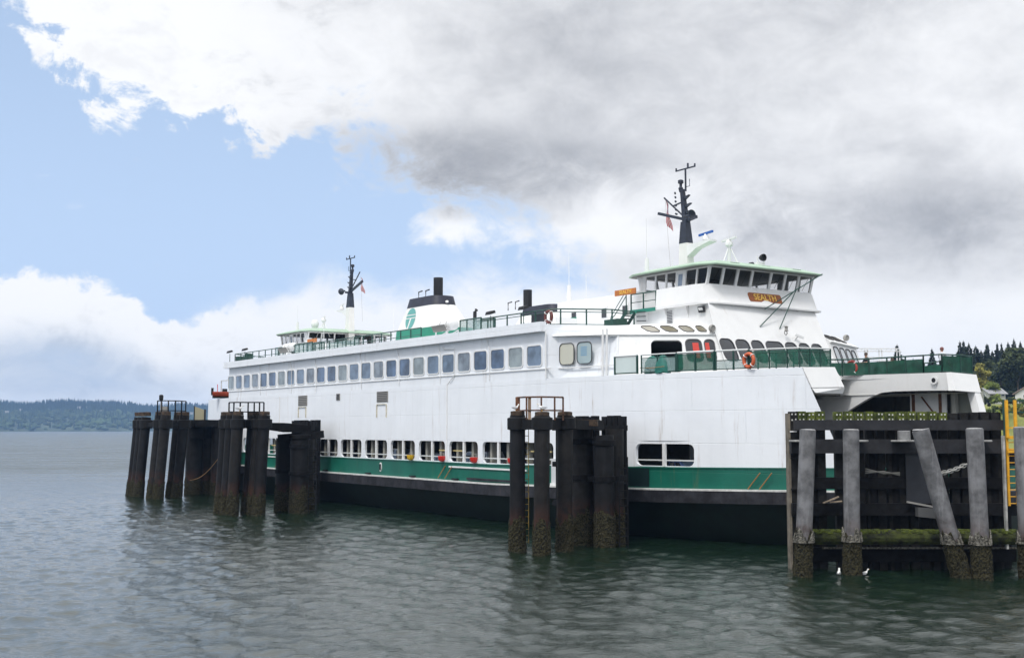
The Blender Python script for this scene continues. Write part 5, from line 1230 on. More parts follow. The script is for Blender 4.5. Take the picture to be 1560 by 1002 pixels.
for a, b_ in (((0.27, 60.6), (1.48, 59.2)), ((1.48, 59.2), (2.72, 61.1)), ((2.72, 61.1), (0.27, 60.6)), ((2.72, 61.1), (4.9, 63.6))):
    MB().bar((a[0] - c1.x, a[1] - c1.y, 6.55), (b_[0] - c1.x, b_[1] - c1.y, 6.5), 0.3, 0.5).build('cap_beam', TAR, D1)
for x, y, r, z in ((4.98, 63.2, 0.64, 5.55), (4.98, 63.2, 0.6, 3.6), (3.85, 64.2, 0.68, 3.65), (3.85, 64.2, 0.68, 5.6)):
    MB().lathe([(r * 0.9, z - 0.16), (r, z - 0.14), (r, z + 0.14), (r * 0.9, z + 0.16)], (x - c1.x, y - c1.y, 0), 18).build('pile_band', TAR2, D1)
MB().bar((4.1 - c1.x, 63.0 - c1.y, 3.62), (6.3 - c1.x, 63.7 - c1.y, 3.6), 0.1, 0.26).build('brace_beam', TAR2, D1)
mb = MB().hexa([(2.6, 61.8, 6.45), (4.6, 62.7, 6.45), (4.9, 64.6, 6.45), (3.2, 64.9, 6.45)], [(2.6, 61.8, 6.8), (4.6, 62.7, 6.8), (4.9, 64.6, 6.8), (3.2, 64.9, 6.8)])
mb.v = [(x - c1.x, y - c1.y, z) for x, y, z in mb.v]; mb.build('platform', CAPM, D1)
fender_panel(D1, 7.0, 13.75, -1.6, 7.05, skip=(8,))
curved_rail(D1, [(x - c1.x, y - c1.y) for x, y in ((0.25, 61.0), (0.75, 59.95), (1.5, 59.6), (2.2, 60.0), (2.65, 60.4))], 6.75, 1.18, 5, mat('rail_rusty', (0.032, 0.026, 0.024), 0.8, var=0.6, vscale=5, col2=(0.16, 0.07, 0.035)))
MB().box(0.18 - c1.x, 0.42 - c1.x, 60.8 - c1.y, 60.9 - c1.y, 7.0, 7.95).build('rail_plate', RUSTY, D1)
MB().box(0.82 - c1.x, 0.98 - c1.x, 59.9 - c1.y, 59.95 - c1.y, 6.7, 7.9).build('rail_plate', mat('rail_tan', (0.30, 0.20, 0.13), 0.8, var=0.3), D1)
def ladder(parent, x, y, z0, z1, wid, m, rung=0.32, r=0.02, dirx=(1, 0)):
    lo = MB().tube([(x, y, z0), (x, y, z1)], r, 5).tube([(x + wid * dirx[0], y + wid * dirx[1], z0), (x + wid * dirx[0], y + wid * dirx[1], z1)], r, 5).build('ladder', m, parent)
    me = MB().tube([(0, 0, 0), (wid * dirx[0], wid * dirx[1], 0)], r * 0.9, 5).mesh('rung', m)
    for k in range(int((z1 - z0) / rung)): link('rung', me, lo, (x, y, z0 + 0.1 + k * rung))
    return lo
ladder(D1, 0.66 - c1.x, 60.7 - c1.y, 0.4, 6.3, 0.2, mat('ladder_yellow_rust', (0.20, 0.12, 0.025), 0.8, var=0.7, vscale=3, col2=(0.33, 0.22, 0.03)))
ladder(D1, 5.75 - c1.x, 62.75 - c1.y, -0.3, 4.8, 0.45, TAR2, 0.4, 0.035)

# the second dolphin: six bundled front piles
D2 = dolphin('mooring dolphin of bundled dark piles, second from the left, against the ferry side', -18.5, 87.5); c2 = D2.location
def xy(px, Y): return ((px - 780) / 1770 * Y * 0.998, Y)
def p2_(px, Y, r, z, **k):
    x, y = xy(px, Y); return pile(D2, x - c2.x, y - c2.y, r, z, TAR, **k)
for px, Y, r in ((338, 87.8, 0.41), (347, 86.8, 0.41), (356.5, 85.8, 0.44), (379.5, 87.2, 0.41), (388, 86.6, 0.41), (396.5, 85.8, 0.44)):
    p2_(px, Y, r, 7.3, dx=0.32, collar=(6.35, 6.98), cap=(7.3, 7.55), crust_z=1.55)
p2_(434, 90.0, 0.62, 5.6, crust_z=1.7); p2_(458, 88.6, 0.76, 5.8, crust_z=1.75); p2_(468, 90.5, 0.62, 5.8, crust_z=1.7)
for a, b_ in (((340, 87.6), (362, 86)), ((362, 86), (380, 87)), ((380, 87), (398, 86)), ((345, 88.4), (398, 87.5))):
    x0, y0 = xy(*a); x1, y1 = xy(*b_); MB().bar((x0 - c2.x + .3, y0 - c2.y, 6.65), (x1 - c2.x + .3, y1 - c2.y, 6.65), 0.4, 0.5).build('cap_beam', TAR, D2)
mb = MB(); q = [xy(399, 86.2), xy(432, 87.5), xy(475, 89), xy(440, 92), xy(400, 88.5)]
mb.hexa([(x - c2.x, y - c2.y, 6.3 - 0.25 * (k in (1, 2, 3))) for k, (x, y) in enumerate(q)], [(x - c2.x, y - c2.y, 6.75 - 0.2 * (k in (2,))) for k, (x, y) in enumerate(q)]); mb.build('platform', TAR2, D2)
x0, y0 = xy(432, 88.4); MB().bar((x0 - c2.x - 0.4, y0 - c2.y, 5.6), (x0 - c2.x + 3.0, y0 - c2.y + 0.6, 5.9), 0.5, 0.55).build('cap_beam', TAR2, D2)
for px, Y, r, z in ((458, 88.6, 0.83, 5.0), (458, 88.6, 0.83, 2.95), (434, 90, 0.69, 3.05), (458, 88.6, 0.83, 5.7)):
    x, y = xy(px, Y); MB().lathe([(r * 0.92, z - 0.16), (r, z - 0.14), (r, z + 0.14), (r * 0.92, z + 0.16)], (x - c2.x, y - c2.y, 0), 18).build('pile_band', TAR2, D2)
fender_panel(D2, -32.0, -26.6, -1.6, 7.05, skip=(7,))
q = [xy(349, 86.6), xy(360, 85.9), xy(378, 86.2), xy(392, 86.0), xy(402, 86.3)]
curved_rail(D2, [(x - c2.x, y - c2.y) for x, y in q], 7.05, 1.2, 7, TAR2)
x, y = xy(472, 87.6); ladder(D2, x - c2.x, y - c2.y, -0.3, 5.5, 0.6, TAR2, 0.45, 0.045)

# the far dolphin: three bundles standing clear to the left
D3 = dolphin('leftmost mooring dolphin of three leaning pile bundles, with a lamp post and tan boards', -31.5, 108.5); c3 = D3.location
def p3_(px, Y, r, z, **k):
    x, y = xy(px, Y); return pile(D3, x - c3.x, y - c3.y, r, z, TAR, **k)
for px, Y, r in ((203, 111.5, 0.40), (208.5, 110.6, 0.41), (214.5, 109.5, 0.44), (235, 107.2, 0.43), (244, 106, 0.48), (264, 109.2, 0.45), (272.5, 108.2, 0.47)):
    p3_(px, Y, r, 7.55 if px > 225 else 7.4, dx=0.55, collar=(6.35, 7.1), cap=(7.5, 7.85), crust_z=1.4)
for px, Y, r in ((298, 113.6, 0.85), (312, 114.5, 0.85), (325, 115.5, 0.8), (333, 112.0, 0.6)):
    p3_(px, Y, r, 6.6, crust_z=1.4)
for a, b_ in (((205, 111), (243, 106.5)), ((243, 106.5), (275, 108.6)), ((275, 108.6), (300, 112))):
    x0, y0 = xy(*a); x1, y1 = xy(*b_); MB().bar((x0 - c3.x + .5, y0 - c3.y, 6.7), (x1 - c3.x + .5, y1 - c3.y, 6.7), 0.4, 0.45).build('cap_beam', TAR, D3)
q = [xy(288, 110.5), xy(314, 109.5), xy(340, 112), xy(336, 118), xy(292, 117)]; mb = MB()
mb.hexa([(x - c3.x, y - c3.y, 6.5) for x, y in q], [(x - c3.x, y - c3.y, 7.15) for x, y in q]); mb.build('platform', TAR2, D3)
mb = MB(); q = [xy(289, 112.5), xy(314, 111.5), xy(338, 113), xy(334, 117), xy(292, 116)]
mb.hexa([(x - c3.x, y - c3.y, 5.4) for x, y in q], [(x - c3.x, y - c3.y, 6.52) for x, y in q]); mb.build('pile_cap_block', TAR2, D3)
fender_panel(D3, -58.0, -46.5, -1.6, 6.9)
q = [xy(240, 106.5), xy(248, 105.8), xy(262, 106.2), xy(275, 107), xy(283, 108.4)]
curved_rail(D3, [(x - c3.x, y - c3.y) for x, y in q], 7.3, 1.55, 6, TAR2)
x, y = xy(245.3, 107.5); lp = MB().tube([(x - c3.x, y - c3.y, 7.2), (x - c3.x, y - c3.y, 9.0)], 0.06, 6).build('lamp_post', VENT, D3)
MB().lathe([(0.12, 8.9), (0.2, 9.0), (0.2, 9.38), (0.1, 9.45)], (x - c3.x, y - c3.y, 0), 10).build('lamp', BLACK, lp)
x, y = xy(251.5, 107); MB().box(x - c3.x - 0.22, x - c3.x + 0.22, y - c3.y - 0.2, y - c3.y + 0.2, 7.6, 8.35).build('equipment_box', VENT, D3)
x, y = xy(297, 113); 
sb = MB().hexa([(x - c3.x, y - c3.y, 7.15), (x - c3.x + 0.75, y - c3.y + 0.5, 7.15), (x - c3.x + 0.75, y - c3.y + 0.6, 7.15), (x - c3.x, y - c3.y + 0.1, 7.15)], [(x - c3.x, y - c3.y, 8.45), (x - c3.x + 0.75, y - c3.y + 0.5, 8.15), (x - c3.x + 0.75, y - c3.y + 0.6, 8.15), (x - c3.x, y - c3.y + 0.1, 8.45)]).build('board', mat('board_tan', (0.42, 0.38, 0.25), 0.7), D3)
MB().box(x - c3.x - 0.08, x - c3.x, y - c3.y - 0.05, y - c3.y + 0.12, 7.1, 8.5).build('board_frame', BLACK, sb)
MB().box(x - c3.x + 0.78, x - c3.x + 0.9, y - c3.y + 0.5, y - c3.y + 0.7, 7.1, 8.2).build('board_frame', BLACK, sb)
# rope between the two left dolphins
a = Vector((*xy(292, 112), 1.4)); b_ = Vector((*xy(338, 90), 4.3)); r_ = thing('rope', 'orange brown rope slanting between the two left dolphins', 'rope', a)
MB().tube([(b_ - a) * (k / 12) + Vector((0, 0, -0.5 * math.sin(PI * k / 12))) for k in range(13)], 0.028, 5).build('strand', ROPE, r_)

# ------------------------------------------------------------------ wing wall at the right: timber fence on steel frame, grey piles in front
WW = thing('wing_wall', 'timber and steel wing wall with mossy board tops at the right, grey piles in front', 'fender', (17.5, 53.0, 0)); cw = WW.location
def wx(px, Y): return (px - 780) / 1770 * Y * 0.9975 - cw.x
TIM = mat('weathered_timber', (0.018, 0.0175, 0.017), 0.85, var=0.45, vscale=2.5, bump=0.03, bscale=6, spec=0.2)
WAL = mat('waler_grey', (0.026, 0.026, 0.029), 0.6, var=0.3, vscale=1.5, bump=0.015, bscale=3, spec=0.25)
BOLT = mat('bolt_white', (0.6, 0.6, 0.56), 0.6)
bolt_me = MB().box(-0.028, 0.028, -0.03, 0, -0.034, 0.034).mesh('bolt', BOLT)
pxs = [1202, 1214, 1228.5, 1243] + [1270.5 + 15.9 * k for k in range(16)]
for k, px in enumerate(pxs):
    wpx = 12.5 if k < 4 else 11.5
    if px > 1520: continue
    x0, x1 = wx(px, 53.2), wx(px + wpx, 53.2); top = 7.06 + prng.uniform(-0.03, 0.03) - (0.0 if px < 1425 else 0.02)
    tb = MB().box(x0, x1, 0.1, 0.42, -1.5, top).build('timber', TIM, WW)
    if px < 1432:
        MB().box(x0 - 0.004, x1 + 0.004, 0.085, 0.43, 6.55, top + 0.012).build('moss_top', MOSS if 0 < k else TIM, tb)
        for bx in (0.28, 0.72):
            for bz in (6.72, 6.95): link('bolt', bolt_me, tb, (x0 + (x1 - x0) * bx, 0.085, bz + prng.uniform(-0.02, 0.02)))
    else:
        x2 = wx(px + 13.2, 53.2); MB().box(x1 + 0.01, x2 + 0.06, 0.2, 0.4, -1.5, top - 0.01).build('filler_board', TAR2, WW)
# boards of the back layer close most gaps
for k, px in enumerate(pxs[4:]):
    if k in (2, 7, 12): continue
    if k in (1, 6, 10): z0 = 5.1
    else: z0 = -1.5
    x0 = wx(px + 10, 53.9); MB().box(x0, x0 + 0.3, 0.55, 0.75, z0 if k % 3 else 3.0, 4.4).build('back_board', TAR2, WW)
    if k % 2: MB().box(x0, x0 + 0.28, 0.56, 0.76, -1.5, 3.0).build('back_board', TAR2, WW)
for z0, z1, px0, px1, y0, y1, m in ((6.24, 6.70, 1210, 1527, -0.5, -0.12, WAL), (5.2, 5.83, 1205, 1528, -0.35, 0.05, WAL), (3.6, 4.12, 1235, 1528, -0.1, 0.08, TAR2), (2.42, 2.96, 1206, 1545, -0.3, 0.05, TAR2), (0.35, 1.0, 1230, 1545, -0.1, 0.08, TAR2)):
    MB().box(wx(px0, 52.6), wx(px1, 52.6), y0, y1, z0, z1).build('waler', m, WW)
for z in (6.15, 4.95, 3.55, 2.4):
    MB().box(wx(1203, 53), wx(1213, 53), -0.02, 0.09, z, z + 0.06).build('post_strap', WTRIM if z > 5 else TIM, WW)
MB().box(wx(1200.5, 53), wx(1204, 53), 0.05, 0.6, -1.5, 7.0).build('end_timber', mat('pale_timber', (0.15, 0.13, 0.10), 0.85, var=0.4), WW)
# mossy log at the tide line
mb = MB(); rings = []
for k in range(31):
    x = wx(1229 + 320 * k / 30, 52.0); rr_ = 0.30
    rings.append([(x, -0.75 + rr_ * math.cos(2 * PI * a / 12) * (1 + 0.1 * prng.random()), 1.5 + rr_ * math.sin(2 * PI * a / 12) * (1 + 0.12 * prng.random())) for a in range(12)])
mb.loft(rings, cap0=True, cap1=True); lg = mb.build('moss_log', mat('log_dark_moss', (0.012, 0.015, 0.007), 0.95, var=0.6, vscale=2.5, col2=(0.055, 0.068, 0.012), bump=0.05, bscale=9), WW)
mb = MB()
for k in range(420):
    x = wx(1229 + 320 * prng.random(), 52.0); th = rad(prng.uniform(35, 145)); p = (x, -0.75 + 0.31 * math.cos(th), 1.5 + 0.32 * math.sin(th)); s_ = prng.uniform(0.03, 0.09)
    mb.box(p[0] - s_, p[0] + s_, p[1] - s_, p[1] + s_, p[2] - s_ * 0.4, p[2] + s_ * 0.6)
tag(mb.build('moss_tufts', MOSS, lg), None, None, kind='stuff')
MB().box(wx(1250, 52.2), wx(1545, 52.2), -0.62, -0.5, 0.98, 1.06).build('tide_rail', CRUST2, WW)
# steel piles behind with drum tops, a wide plate, pile flanges
for px, Y, r, z in ((1309, 54.6, 0.36, 6.95), (1398, 54.6, 0.40, 6.95), (1486, 54.6, 0.36, 6.95)):
    po = MB().lathe([(r, -2), (r, z - 0.05), (r * 0.97, z)], (wx(px, Y), Y - cw.y, 0), 20).build('back_pile', mat('back_pile_grey', (0.06, 0.06, 0.063), 0.6, var=0.3), WW, True)
for px in (1220, 1302, 1375, 1490):
    fl_ = MB().lathe([(0.55, 5.72), (0.58, 5.74), (0.58, 5.79), (0.55, 5.8)], (wx(px, 52.3), -0.75, 0), 8).build('pile_flange', mat('flange_pale', (0.30, 0.30, 0.29), 0.7, var=0.4, vscale=4), WW)
MB().lathe([(0.28, 5.8), (0.28, 6.2), (0.25, 6.22)], (wx(1375, 52.4), -0.7, 0), 18).build('pile_stub', mat('stub_pale', (0.22, 0.22, 0.22), 0.6, var=0.3), WW, True)
for px in (1240, 1330, 1364, 1515): MB().lathe([(0.26, -2), (0.26, 5.7)], (wx(px, 52.9), 0.3, 0), 14).build('inner_pile', TAR2, WW, True)
MB().hexa([(wx(1377, 52.9), -0.15, 2.9), (wx(1425, 52.9), -0.15, 2.75), (wx(1425, 52.9), -0.15, 5.2), (wx(1377, 52.9), -0.15, 5.2)], [(wx(1377, 52.9), -0.1, 2.9), (wx(1425, 52.9), -0.1, 2.75), (wx(1425, 52.9), -0.1, 5.2), (wx(1377, 52.9), -0.1, 5.2)]).build('steel_plate', mat('plate_blue_black', (0.022, 0.024, 0.03), 0.5, var=0.2), WW)
MB().bar((wx(1380, 52.3), -0.5, 3.05), (wx(1425, 52.3), -0.55, 2.8), 0.12, 0.08).build('plate_edge', VENT, WW)
MB().hexa([(wx(1398, 52), -0.7, 2.4), (wx(1432, 52), -0.7, 2.3), (wx(1432, 52), -0.7, 2.75), (wx(1398, 52), -0.7, 2.8)], [(wx(1398, 52), -0.3, 2.4), (wx(1432, 52), -0.3, 2.3), (wx(1432, 52), -0.3, 2.75), (wx(1398, 52), -0.3, 2.8)]).build('grey_block', mat('block_grey', (0.10, 0.10, 0.10), 0.7), WW)
# the five grey piles in front
def gp(px0, y0, px1, r, ztop):
    x0 = (px0 - 780) / 1770 * y0; x1 = (px1 - 780) / 1770 * y0
    po = pile(WW, x0 - cw.x, y0 - cw.y, r, ztop, GPILE, crust_z=1.75, dx=x1 - x0, pale=True, n=24)
    t_ = Vector((x1 - cw.x, y0 - cw.y, ztop))
    MB().lathe([(r * 0.98, -0.02), (r * 0.86, 0.035), (r * 0.3, 0.05)], t_, 20).build('pile_head', mat('head_grey', (0.24, 0.24, 0.24), 0.7, var=0.3, vscale=5), po, True)
gp(1216, 50.6, 1229, 0.345, 6.25); gp(1291, 51.0, 1294.5, 0.355, 6.25); gp(1456, 50.0, 1400, 0.345, 6.25); gp(1486, 49.7, 1482, 0.36, 6.3); gp(1557, 50.0, 1554.5, 0.36, 6.35)
# chain, cable and a driftwood plank
ch = MB().tube([(wx(1426, 52.3), -0.45, 4.3), (wx(1446, 52.3), -0.5, 4.42), (wx(1474, 52.3), -0.55, 4.72)], 0.012, 4).build('chain', VENT, WW)
lm = MB().torus((0, 0, 0), 0.095, 0.028, None, 12, 5).mesh('chain_link', mat('galvanised', (0.34, 0.34, 0.32), 0.6, var=0.3))
for k in range(10):
    f = k / 9; o = link('chain_link', lm, ch, (wx(1428 + 44 * f, 52.3), -0.5, 4.3 + 0.12 * f + 0.3 * f * f)); o.scale = (1.5, 0.9, 1); o.rotation_euler = (0 if k % 2 else PI / 2, -0.25, 0)
for k in range(3): MB().tube([(wx(1318, 52.4), -0.4, 4.32 + 0.1 * k), (wx(1345, 52.4), -0.5, 4.4 - 0.05 * k), (wx(1370, 52.4), -0.42, 4.22 + 0.06 * k)], 0.03, 5).build('cable', mat('cable_grey', (0.13, 0.13, 0.12), 0.8), WW)
dk = thing('driftwood', 'pale splintered plank lying on the lower beam behind the two left grey piles', 'plank', (wx(1265, 52.2) + cw.x, 52.4, 2.98))
MB().bar((-0.36, 0, 0.02), (0.35, 0.05, 0.3), 0.12, 0.05).build('plank', mat('driftwood', (0.33, 0.26, 0.19), 0.9, var=0.4, vscale=6), dk)
MB().bar((-0.05, 0.05, 0.06), (0.5, 0.1, 0.1), 0.1, 0.05).build('splinter', mat('driftwood', (0.33, 0.26, 0.19)), dk)

# yellow access ladder with cage frame, and the dock behind it
YL = thing('yellow_ladder', 'yellow steel ladder frame at the right end of the wing wall', 'ladder', (22.25, 52.0, 0))
YM = mat('ladder_yellow', (0.72, 0.36, 0.015), 0.5, var=0.15, vscale=3)
for x in (-0.17, 0.21):
    MB().box(x - 0.055, x + 0.055, -0.06, 0.06, 5.9, 7.58).build('upper_stile', YM, YL); MB().box(x - 0.03, x + 0.06, 0.05, 0.14, 2.9, 6.0).build('lower_stile', YM, YL)
for z in (5.92, 6.35, 5.3): MB().bar((-0.2, 0.02, z), (0.24, 0.02, z), 0.1, 0.13 if z != 6.35 else 0.05).build('cross_plate', YM, YL)
me = MB().tube([(-0.17, 0.09, 0), (0.21, 0.09, 0)], 0.025, 6).mesh('rung', YM)
for k in range(10): link('rung', me, YL, (0, 0, 3.0 + 0.3 * k))
MB().box(-0.33, -0.24, 0.1, 0.3, 1.0, 6.0).build('guide_post', mat('guide_pale', (0.4, 0.4, 0.38), 0.7, var=0.4), YL)
DR = thing('dock_railing', 'dark green railing of the dock behind the yellow ladder', 'railing', (24.0, 56, 0))
for x in (-0.35, 0.2, 0.8, 1.6): MB().box(x - 0.05, x + 0.05, -0.05, 0.05, 5.0, 7.7).build('post', RAILG, DR)
for z in (7.65, 7.1): MB().bar((-0.35, 0, z), (2.2, 0, z), 0.07).build('rail', RAILG, DR)
MB().box(-0.4, 3, -0.1, 3, 4.6, 5.3).build('dock_edge', TAR2, DR)
for x in (0.0, 1.6): MB().lathe([(0.2, -2), (0.2, 4.7)], (x, 0.9, 0), 12).build('dock_post', TAR2, DR)
# white gantry of the vehicle ramp, seen over the far fork
GT = thing('ramp_gantry', 'white steel gantry of the vehicle ramp rising behind the far fork railing', 'gantry', (41, 130, 0))
for x in (-1.3, 0.3, 2.3): 
    for q in (-0.16, 0.16): MB().box(x + q - 0.05, x + q + 0.05, -0.05, 0.05, -1, 15.2).build('post', WTRIM, GT)
for z in (15.25, 14.95): MB().bar((-2.6, 0, z), (2.4, 0, z), 0.1).build('beam', WTRIM, GT)
for k in range(9): MB().bar((-2.5 + 0.55 * k, 0, 14.95), (-2.22 + 0.55 * k, 0, 15.25), 0.06).build('lattice', WTRIM, GT)
for z in (14.3, 13.6): MB().bar((-1.3, 0, z), (0.3, 0, z), 0.08).build('beam', WTRIM, GT)
MB().box(-1.0, 1.6, -0.1, 0.1, 13.85, 13.95).build('sign_bar', WTRIM, GT)

# ------------------------------------------------------------------ people on the far fork
SKIN = mat('skin', (0.45, 0.25, 0.17), 0.6)
def person(label, s, w_, z, segs, rz, head_col=None, hair=None):
    """segs: list of (p, q, r0, r1, material); grown as one skinned surface"""
    pts = []; edges = []; rads_ = []; seg_m = []
    def idx(p, r):
        for i, (q, _) in enumerate(pts):
            if (Vector(p) - Vector(q)).length < 1e-4: return i
        pts.append((p, r)); return len(pts) - 1
    for p, q, r0, r1, m in segs:
        i, j = idx(p, r0), idx(q, r1); edges.append((i, j)); seg_m.append((Vector(p), Vector(q), m))
    me = bpy.data.meshes.new('tmp'); me.from_pydata([p for p, r in pts], edges, []); o = bpy.data.objects.new('tmp', me); C.objects.link(o)
    sk = o.modifiers.new('skin', 'SKIN'); su = o.modifiers.new('sub', 'SUBSURF'); su.levels = 1
    if not me.skin_vertices: 
        bpy.context.view_layer.objects.active = o
    for k, sv in enumerate(me.skin_vertices[0].data): sv.radius = (pts[k][1], pts[k][1]); sv.use_root = (k == 0)
    bpy.context.view_layer.update()
    m2 = bpy.data.meshes.new_from_object(o.evaluated_get(bpy.context.evaluated_depsgraph_get())); m2.name = 'person'
    bpy.data.objects.remove(o)
    ms = []
    for _, _, m in seg_m:
        if m not in ms: ms.append(m)
    m2.materials.clear(); [m2.materials.append(m) for m in ms]
    for f in m2.polygons:
        c = f.center
        def dist(sg):
            p, q, _ = sg; d = q - p; tt = max(0, min(1, (c - p).dot(d) / d.length_squared)); return (p + d * tt - c).length
        f.material_index = ms.index(min(seg_m, key=dist)[2]); f.use_smooth = True
    t = thing('person', label, 'person', W(s, w_, z), FROT + rz)
    link('body', m2, t)
    return t
def body_segs(shirt, legs, hip=0.92, arm='rail', seated=False):
    hz_ = 0.5 if seated else hip; k = hz_ - hip
    Pv = (0, 0, hz_); Ch = (0.02, 0, 1.30 + k); Nk = (0.03, 0, 1.47 + k); Hd = (0.06, 0, 1.64 + k)
    sg = [(Pv, (0.0, 0, 1.1 + k), 0.15, 0.14, shirt), ((0.0, 0, 1.1 + k), Ch, 0.14, 0.165, shirt), (Ch, Nk, 0.165, 0.06, shirt), (Nk, (0.045, 0, 1.56 + k), 0.06, 0.085, SKIN), ((0.045, 0, 1.56 + k), Hd, 0.085, 0.1, SKIN), (Hd, (0.05, 0, 1.74 + k), 0.1, 0.06, SKIN)]
    for y in (-1, 1):
        sh_ = (0.0, 0.2 * y, 1.38 + k)
        sg.append((Ch, sh_, 0.165, 0.075, shirt))
        if arm == 'rail': elb = (0.14, 0.27 * y, 1.12 + k); hnd = (0.36, 0.2 * y, 1.1 + k)
        elif arm == 'front': elb = (0.2, 0.24 * y, 1.16 + k); hnd = (0.42, 0.08 * y, 1.25 + k)
        else: elb = (-0.02, 0.26 * y, 1.1 + k); hnd = (0.06, 0.25 * y, 0.84 + k)
        sg.append((sh_, elb, 0.075, 0.05, shirt if arm != 'front' else SKIN)); sg.append((elb, hnd, 0.05, 0.04, SKIN))
        for f in (-0.025, 0.0, 0.025): sg.append((hnd, (hnd[0] + 0.1, hnd[1] + f, hnd[2] - 0.02), 0.04, 0.014, SKIN))
        hp = (0, 0.1 * y, hz_ - 0.06); sg.append((Pv, hp, 0.15, 0.1, legs))
        if seated: kn = (0.45, 0.12 * y, hz_); ft = (0.47, 0.12 * y, 0.06)
        else: kn = (0.03, 0.1 * y, 0.5); ft = (0, 0.1 * y, 0.06)
        sg.append((hp, kn, 0.1, 0.065, legs)); sg.append((kn, ft, 0.065, 0.045, legs)); sg.append((ft, (ft[0] + 0.18, ft[1], 0.04), 0.045, 0.04, BLACK))
    return sg
DKJ = mat('dark_jacket', (0.012, 0.014, 0.018), 0.8); WSH = mat('white_shirt', (0.66, 0.68, 0.72), 0.8); DKT = mat('dark_trousers', (0.012, 0.03, 0.028), 0.8); TANS = mat('tan_top', (0.35, 0.20, 0.12), 0.8)
HAIR = mat('hair_grey_brown', (0.10, 0.075, 0.06), 0.9); CAPR = mat('cap_dusty_red', (0.22, 0.09, 0.08), 0.8)
def head_cover(t, m, z, brim=False):
    MB().lathe([(0.108, z - 0.09), (0.118, z - 0.03), (0.1, z + 0.05), (0.04, z + 0.09)], (0.045, 0, 0), 14).build('hair' if not brim else 'cap', m, t, True)
    mb = MB().lathe([(0.004, 0), (0.016, 0.012), (0.004, 0.045)], (0.15, 0, z - 0.13), 8); mb.build('nose', SKIN, t)
    for y in (-0.035, 0.035): MB().lathe([(0.004, 0), (0.011, 0.008), (0.004, 0.016)], (0.142, y, z - 0.085), 6).build('eye', BLACK, t)
    for y in (-0.1, 0.1): MB().lathe([(0.006, 0), (0.02, 0.02), (0.006, 0.05)], (0.045, y, z - 0.13), 8).build('ear', SKIN, t)
p = person('man in a dark jacket standing behind the netting of the far fork', 14.35, 18.1, 9.46, body_segs(DKJ, DKJ), -PI / 2 - 0.3); head_cover(p, HAIR, 1.70)
p = person('person in white shirt and dusty red cap leaning at the far fork tip', 20.2, 17.75, 9.46, body_segs(WSH, DKT, arm='rail'), PI / 2); head_cover(p, CAPR, 1.70, True)
p = person('person in a tan top sitting on the far fork with bare arms held forward', 16.0, 18.6, 9.46, body_segs(TANS, DKT, arm='front', seated=True), PI); head_cover(p, HAIR, 1.28)
bn_ = local_thing('deck_bench', 'dark bench under the seated person on the far fork', 'bench', 16.0, 18.6, 9.46)
MB().box(-0.25, 0.3, -0.9, 0.9, 0.32, 0.37).build('seat', DECKG, bn_)
for y in (-0.7, 0.7): MB().box(-0.2, 0.25, y - 0.04, y + 0.04, 0, 0.32).build('leg', DECKG, bn_)

# ------------------------------------------------------------------ gulls
GW = mat('gull_white', (0.78, 0.78, 0.76), 0.8); GG = mat('gull_grey', (0.36, 0.37, 0.39), 0.8)
def gull(label, x, y, z, rz, swim=False, k=1.0):
    t = thing('gull', label, 'gull', (x, y, z), rz, 'gulls on and around the piles'); b = 0.0 if swim else 0.12
    rings = []
    for u, r_, h_ in ((-0.34, 0.015, 0.13), (-0.25, 0.05, 0.12), (-0.12, 0.095, 0.11), (0.02, 0.115, 0.12), (0.13, 0.09, 0.17), (0.17, 0.055, 0.24), (0.19, 0.055, 0.31), (0.23, 0.062, 0.35), (0.28, 0.045, 0.36), (0.31, 0.015, 0.35)):
        rings.append([(u * k, r_ * math.cos(2 * PI * a / 10) * k, (b + h_ + r_ * math.sin(2 * PI * a / 10)) * k) for a in range(10)])
    mb = MB(); mb.loft(rings, cap0=True, cap1=True); mb.build('body', GW, t, True)
    for y_ in (-1, 1):
        mb = MB().hexa([(0.1 * k, y_ * 0.105 * k, (b + 0.14) * k), (-0.12 * k, y_ * 0.115 * k, (b + 0.06) * k), (-0.40 * k, y_ * 0.03 * k, (b + 0.15) * k), (-0.1 * k, y_ * 0.085 * k, (b + 0.2) * k)], [(0.1 * k, y_ * 0.12 * k, (b + 0.14) * k), (-0.12 * k, y_ * 0.13 * k, (b + 0.06) * k), (-0.40 * k, y_ * 0.045 * k, (b + 0.15) * k), (-0.1 * k, y_ * 0.1 * k, (b + 0.2) * k)]); mb.build('wing', GG, t)
        if not swim: MB().tube([(0.0, y_ * 0.04 * k, 0), (0.0, y_ * 0.04 * k, (b + 0.05) * k)], 0.012 * k, 5).build('leg', YELL, t)
    MB().lathe([(0.018 * k, 0), (0.012 * k, 0.06 * k), (0.003 * k, 0.08 * k)], (0.30 * k, 0, (b + 0.35) * k), 6, 'X').build('beak', YELL, t)
gull('white gull resting on the second front pile of the middle dolphin', 1.53, 59.2, 7.17, 2.6, k=0.8)
gull('white gull on the left front pile of the middle dolphin', 0.2, 60.5, 7.22, 0.6, k=0.7)
gull('white gull on the bundled piles of the second dolphin', xy(366, 85.8)[0], 85.6, 7.57, 0.3, k=0.9)
gull('white gull afloat at the foot of the second grey pile', *xy(1272, 50.9), 0.02, 1.2, True, 0.72)
gull('white gull afloat in the dark water between the second and third grey piles', *xy(1311, 51.2), -0.02, 0.3, True, 0.68)

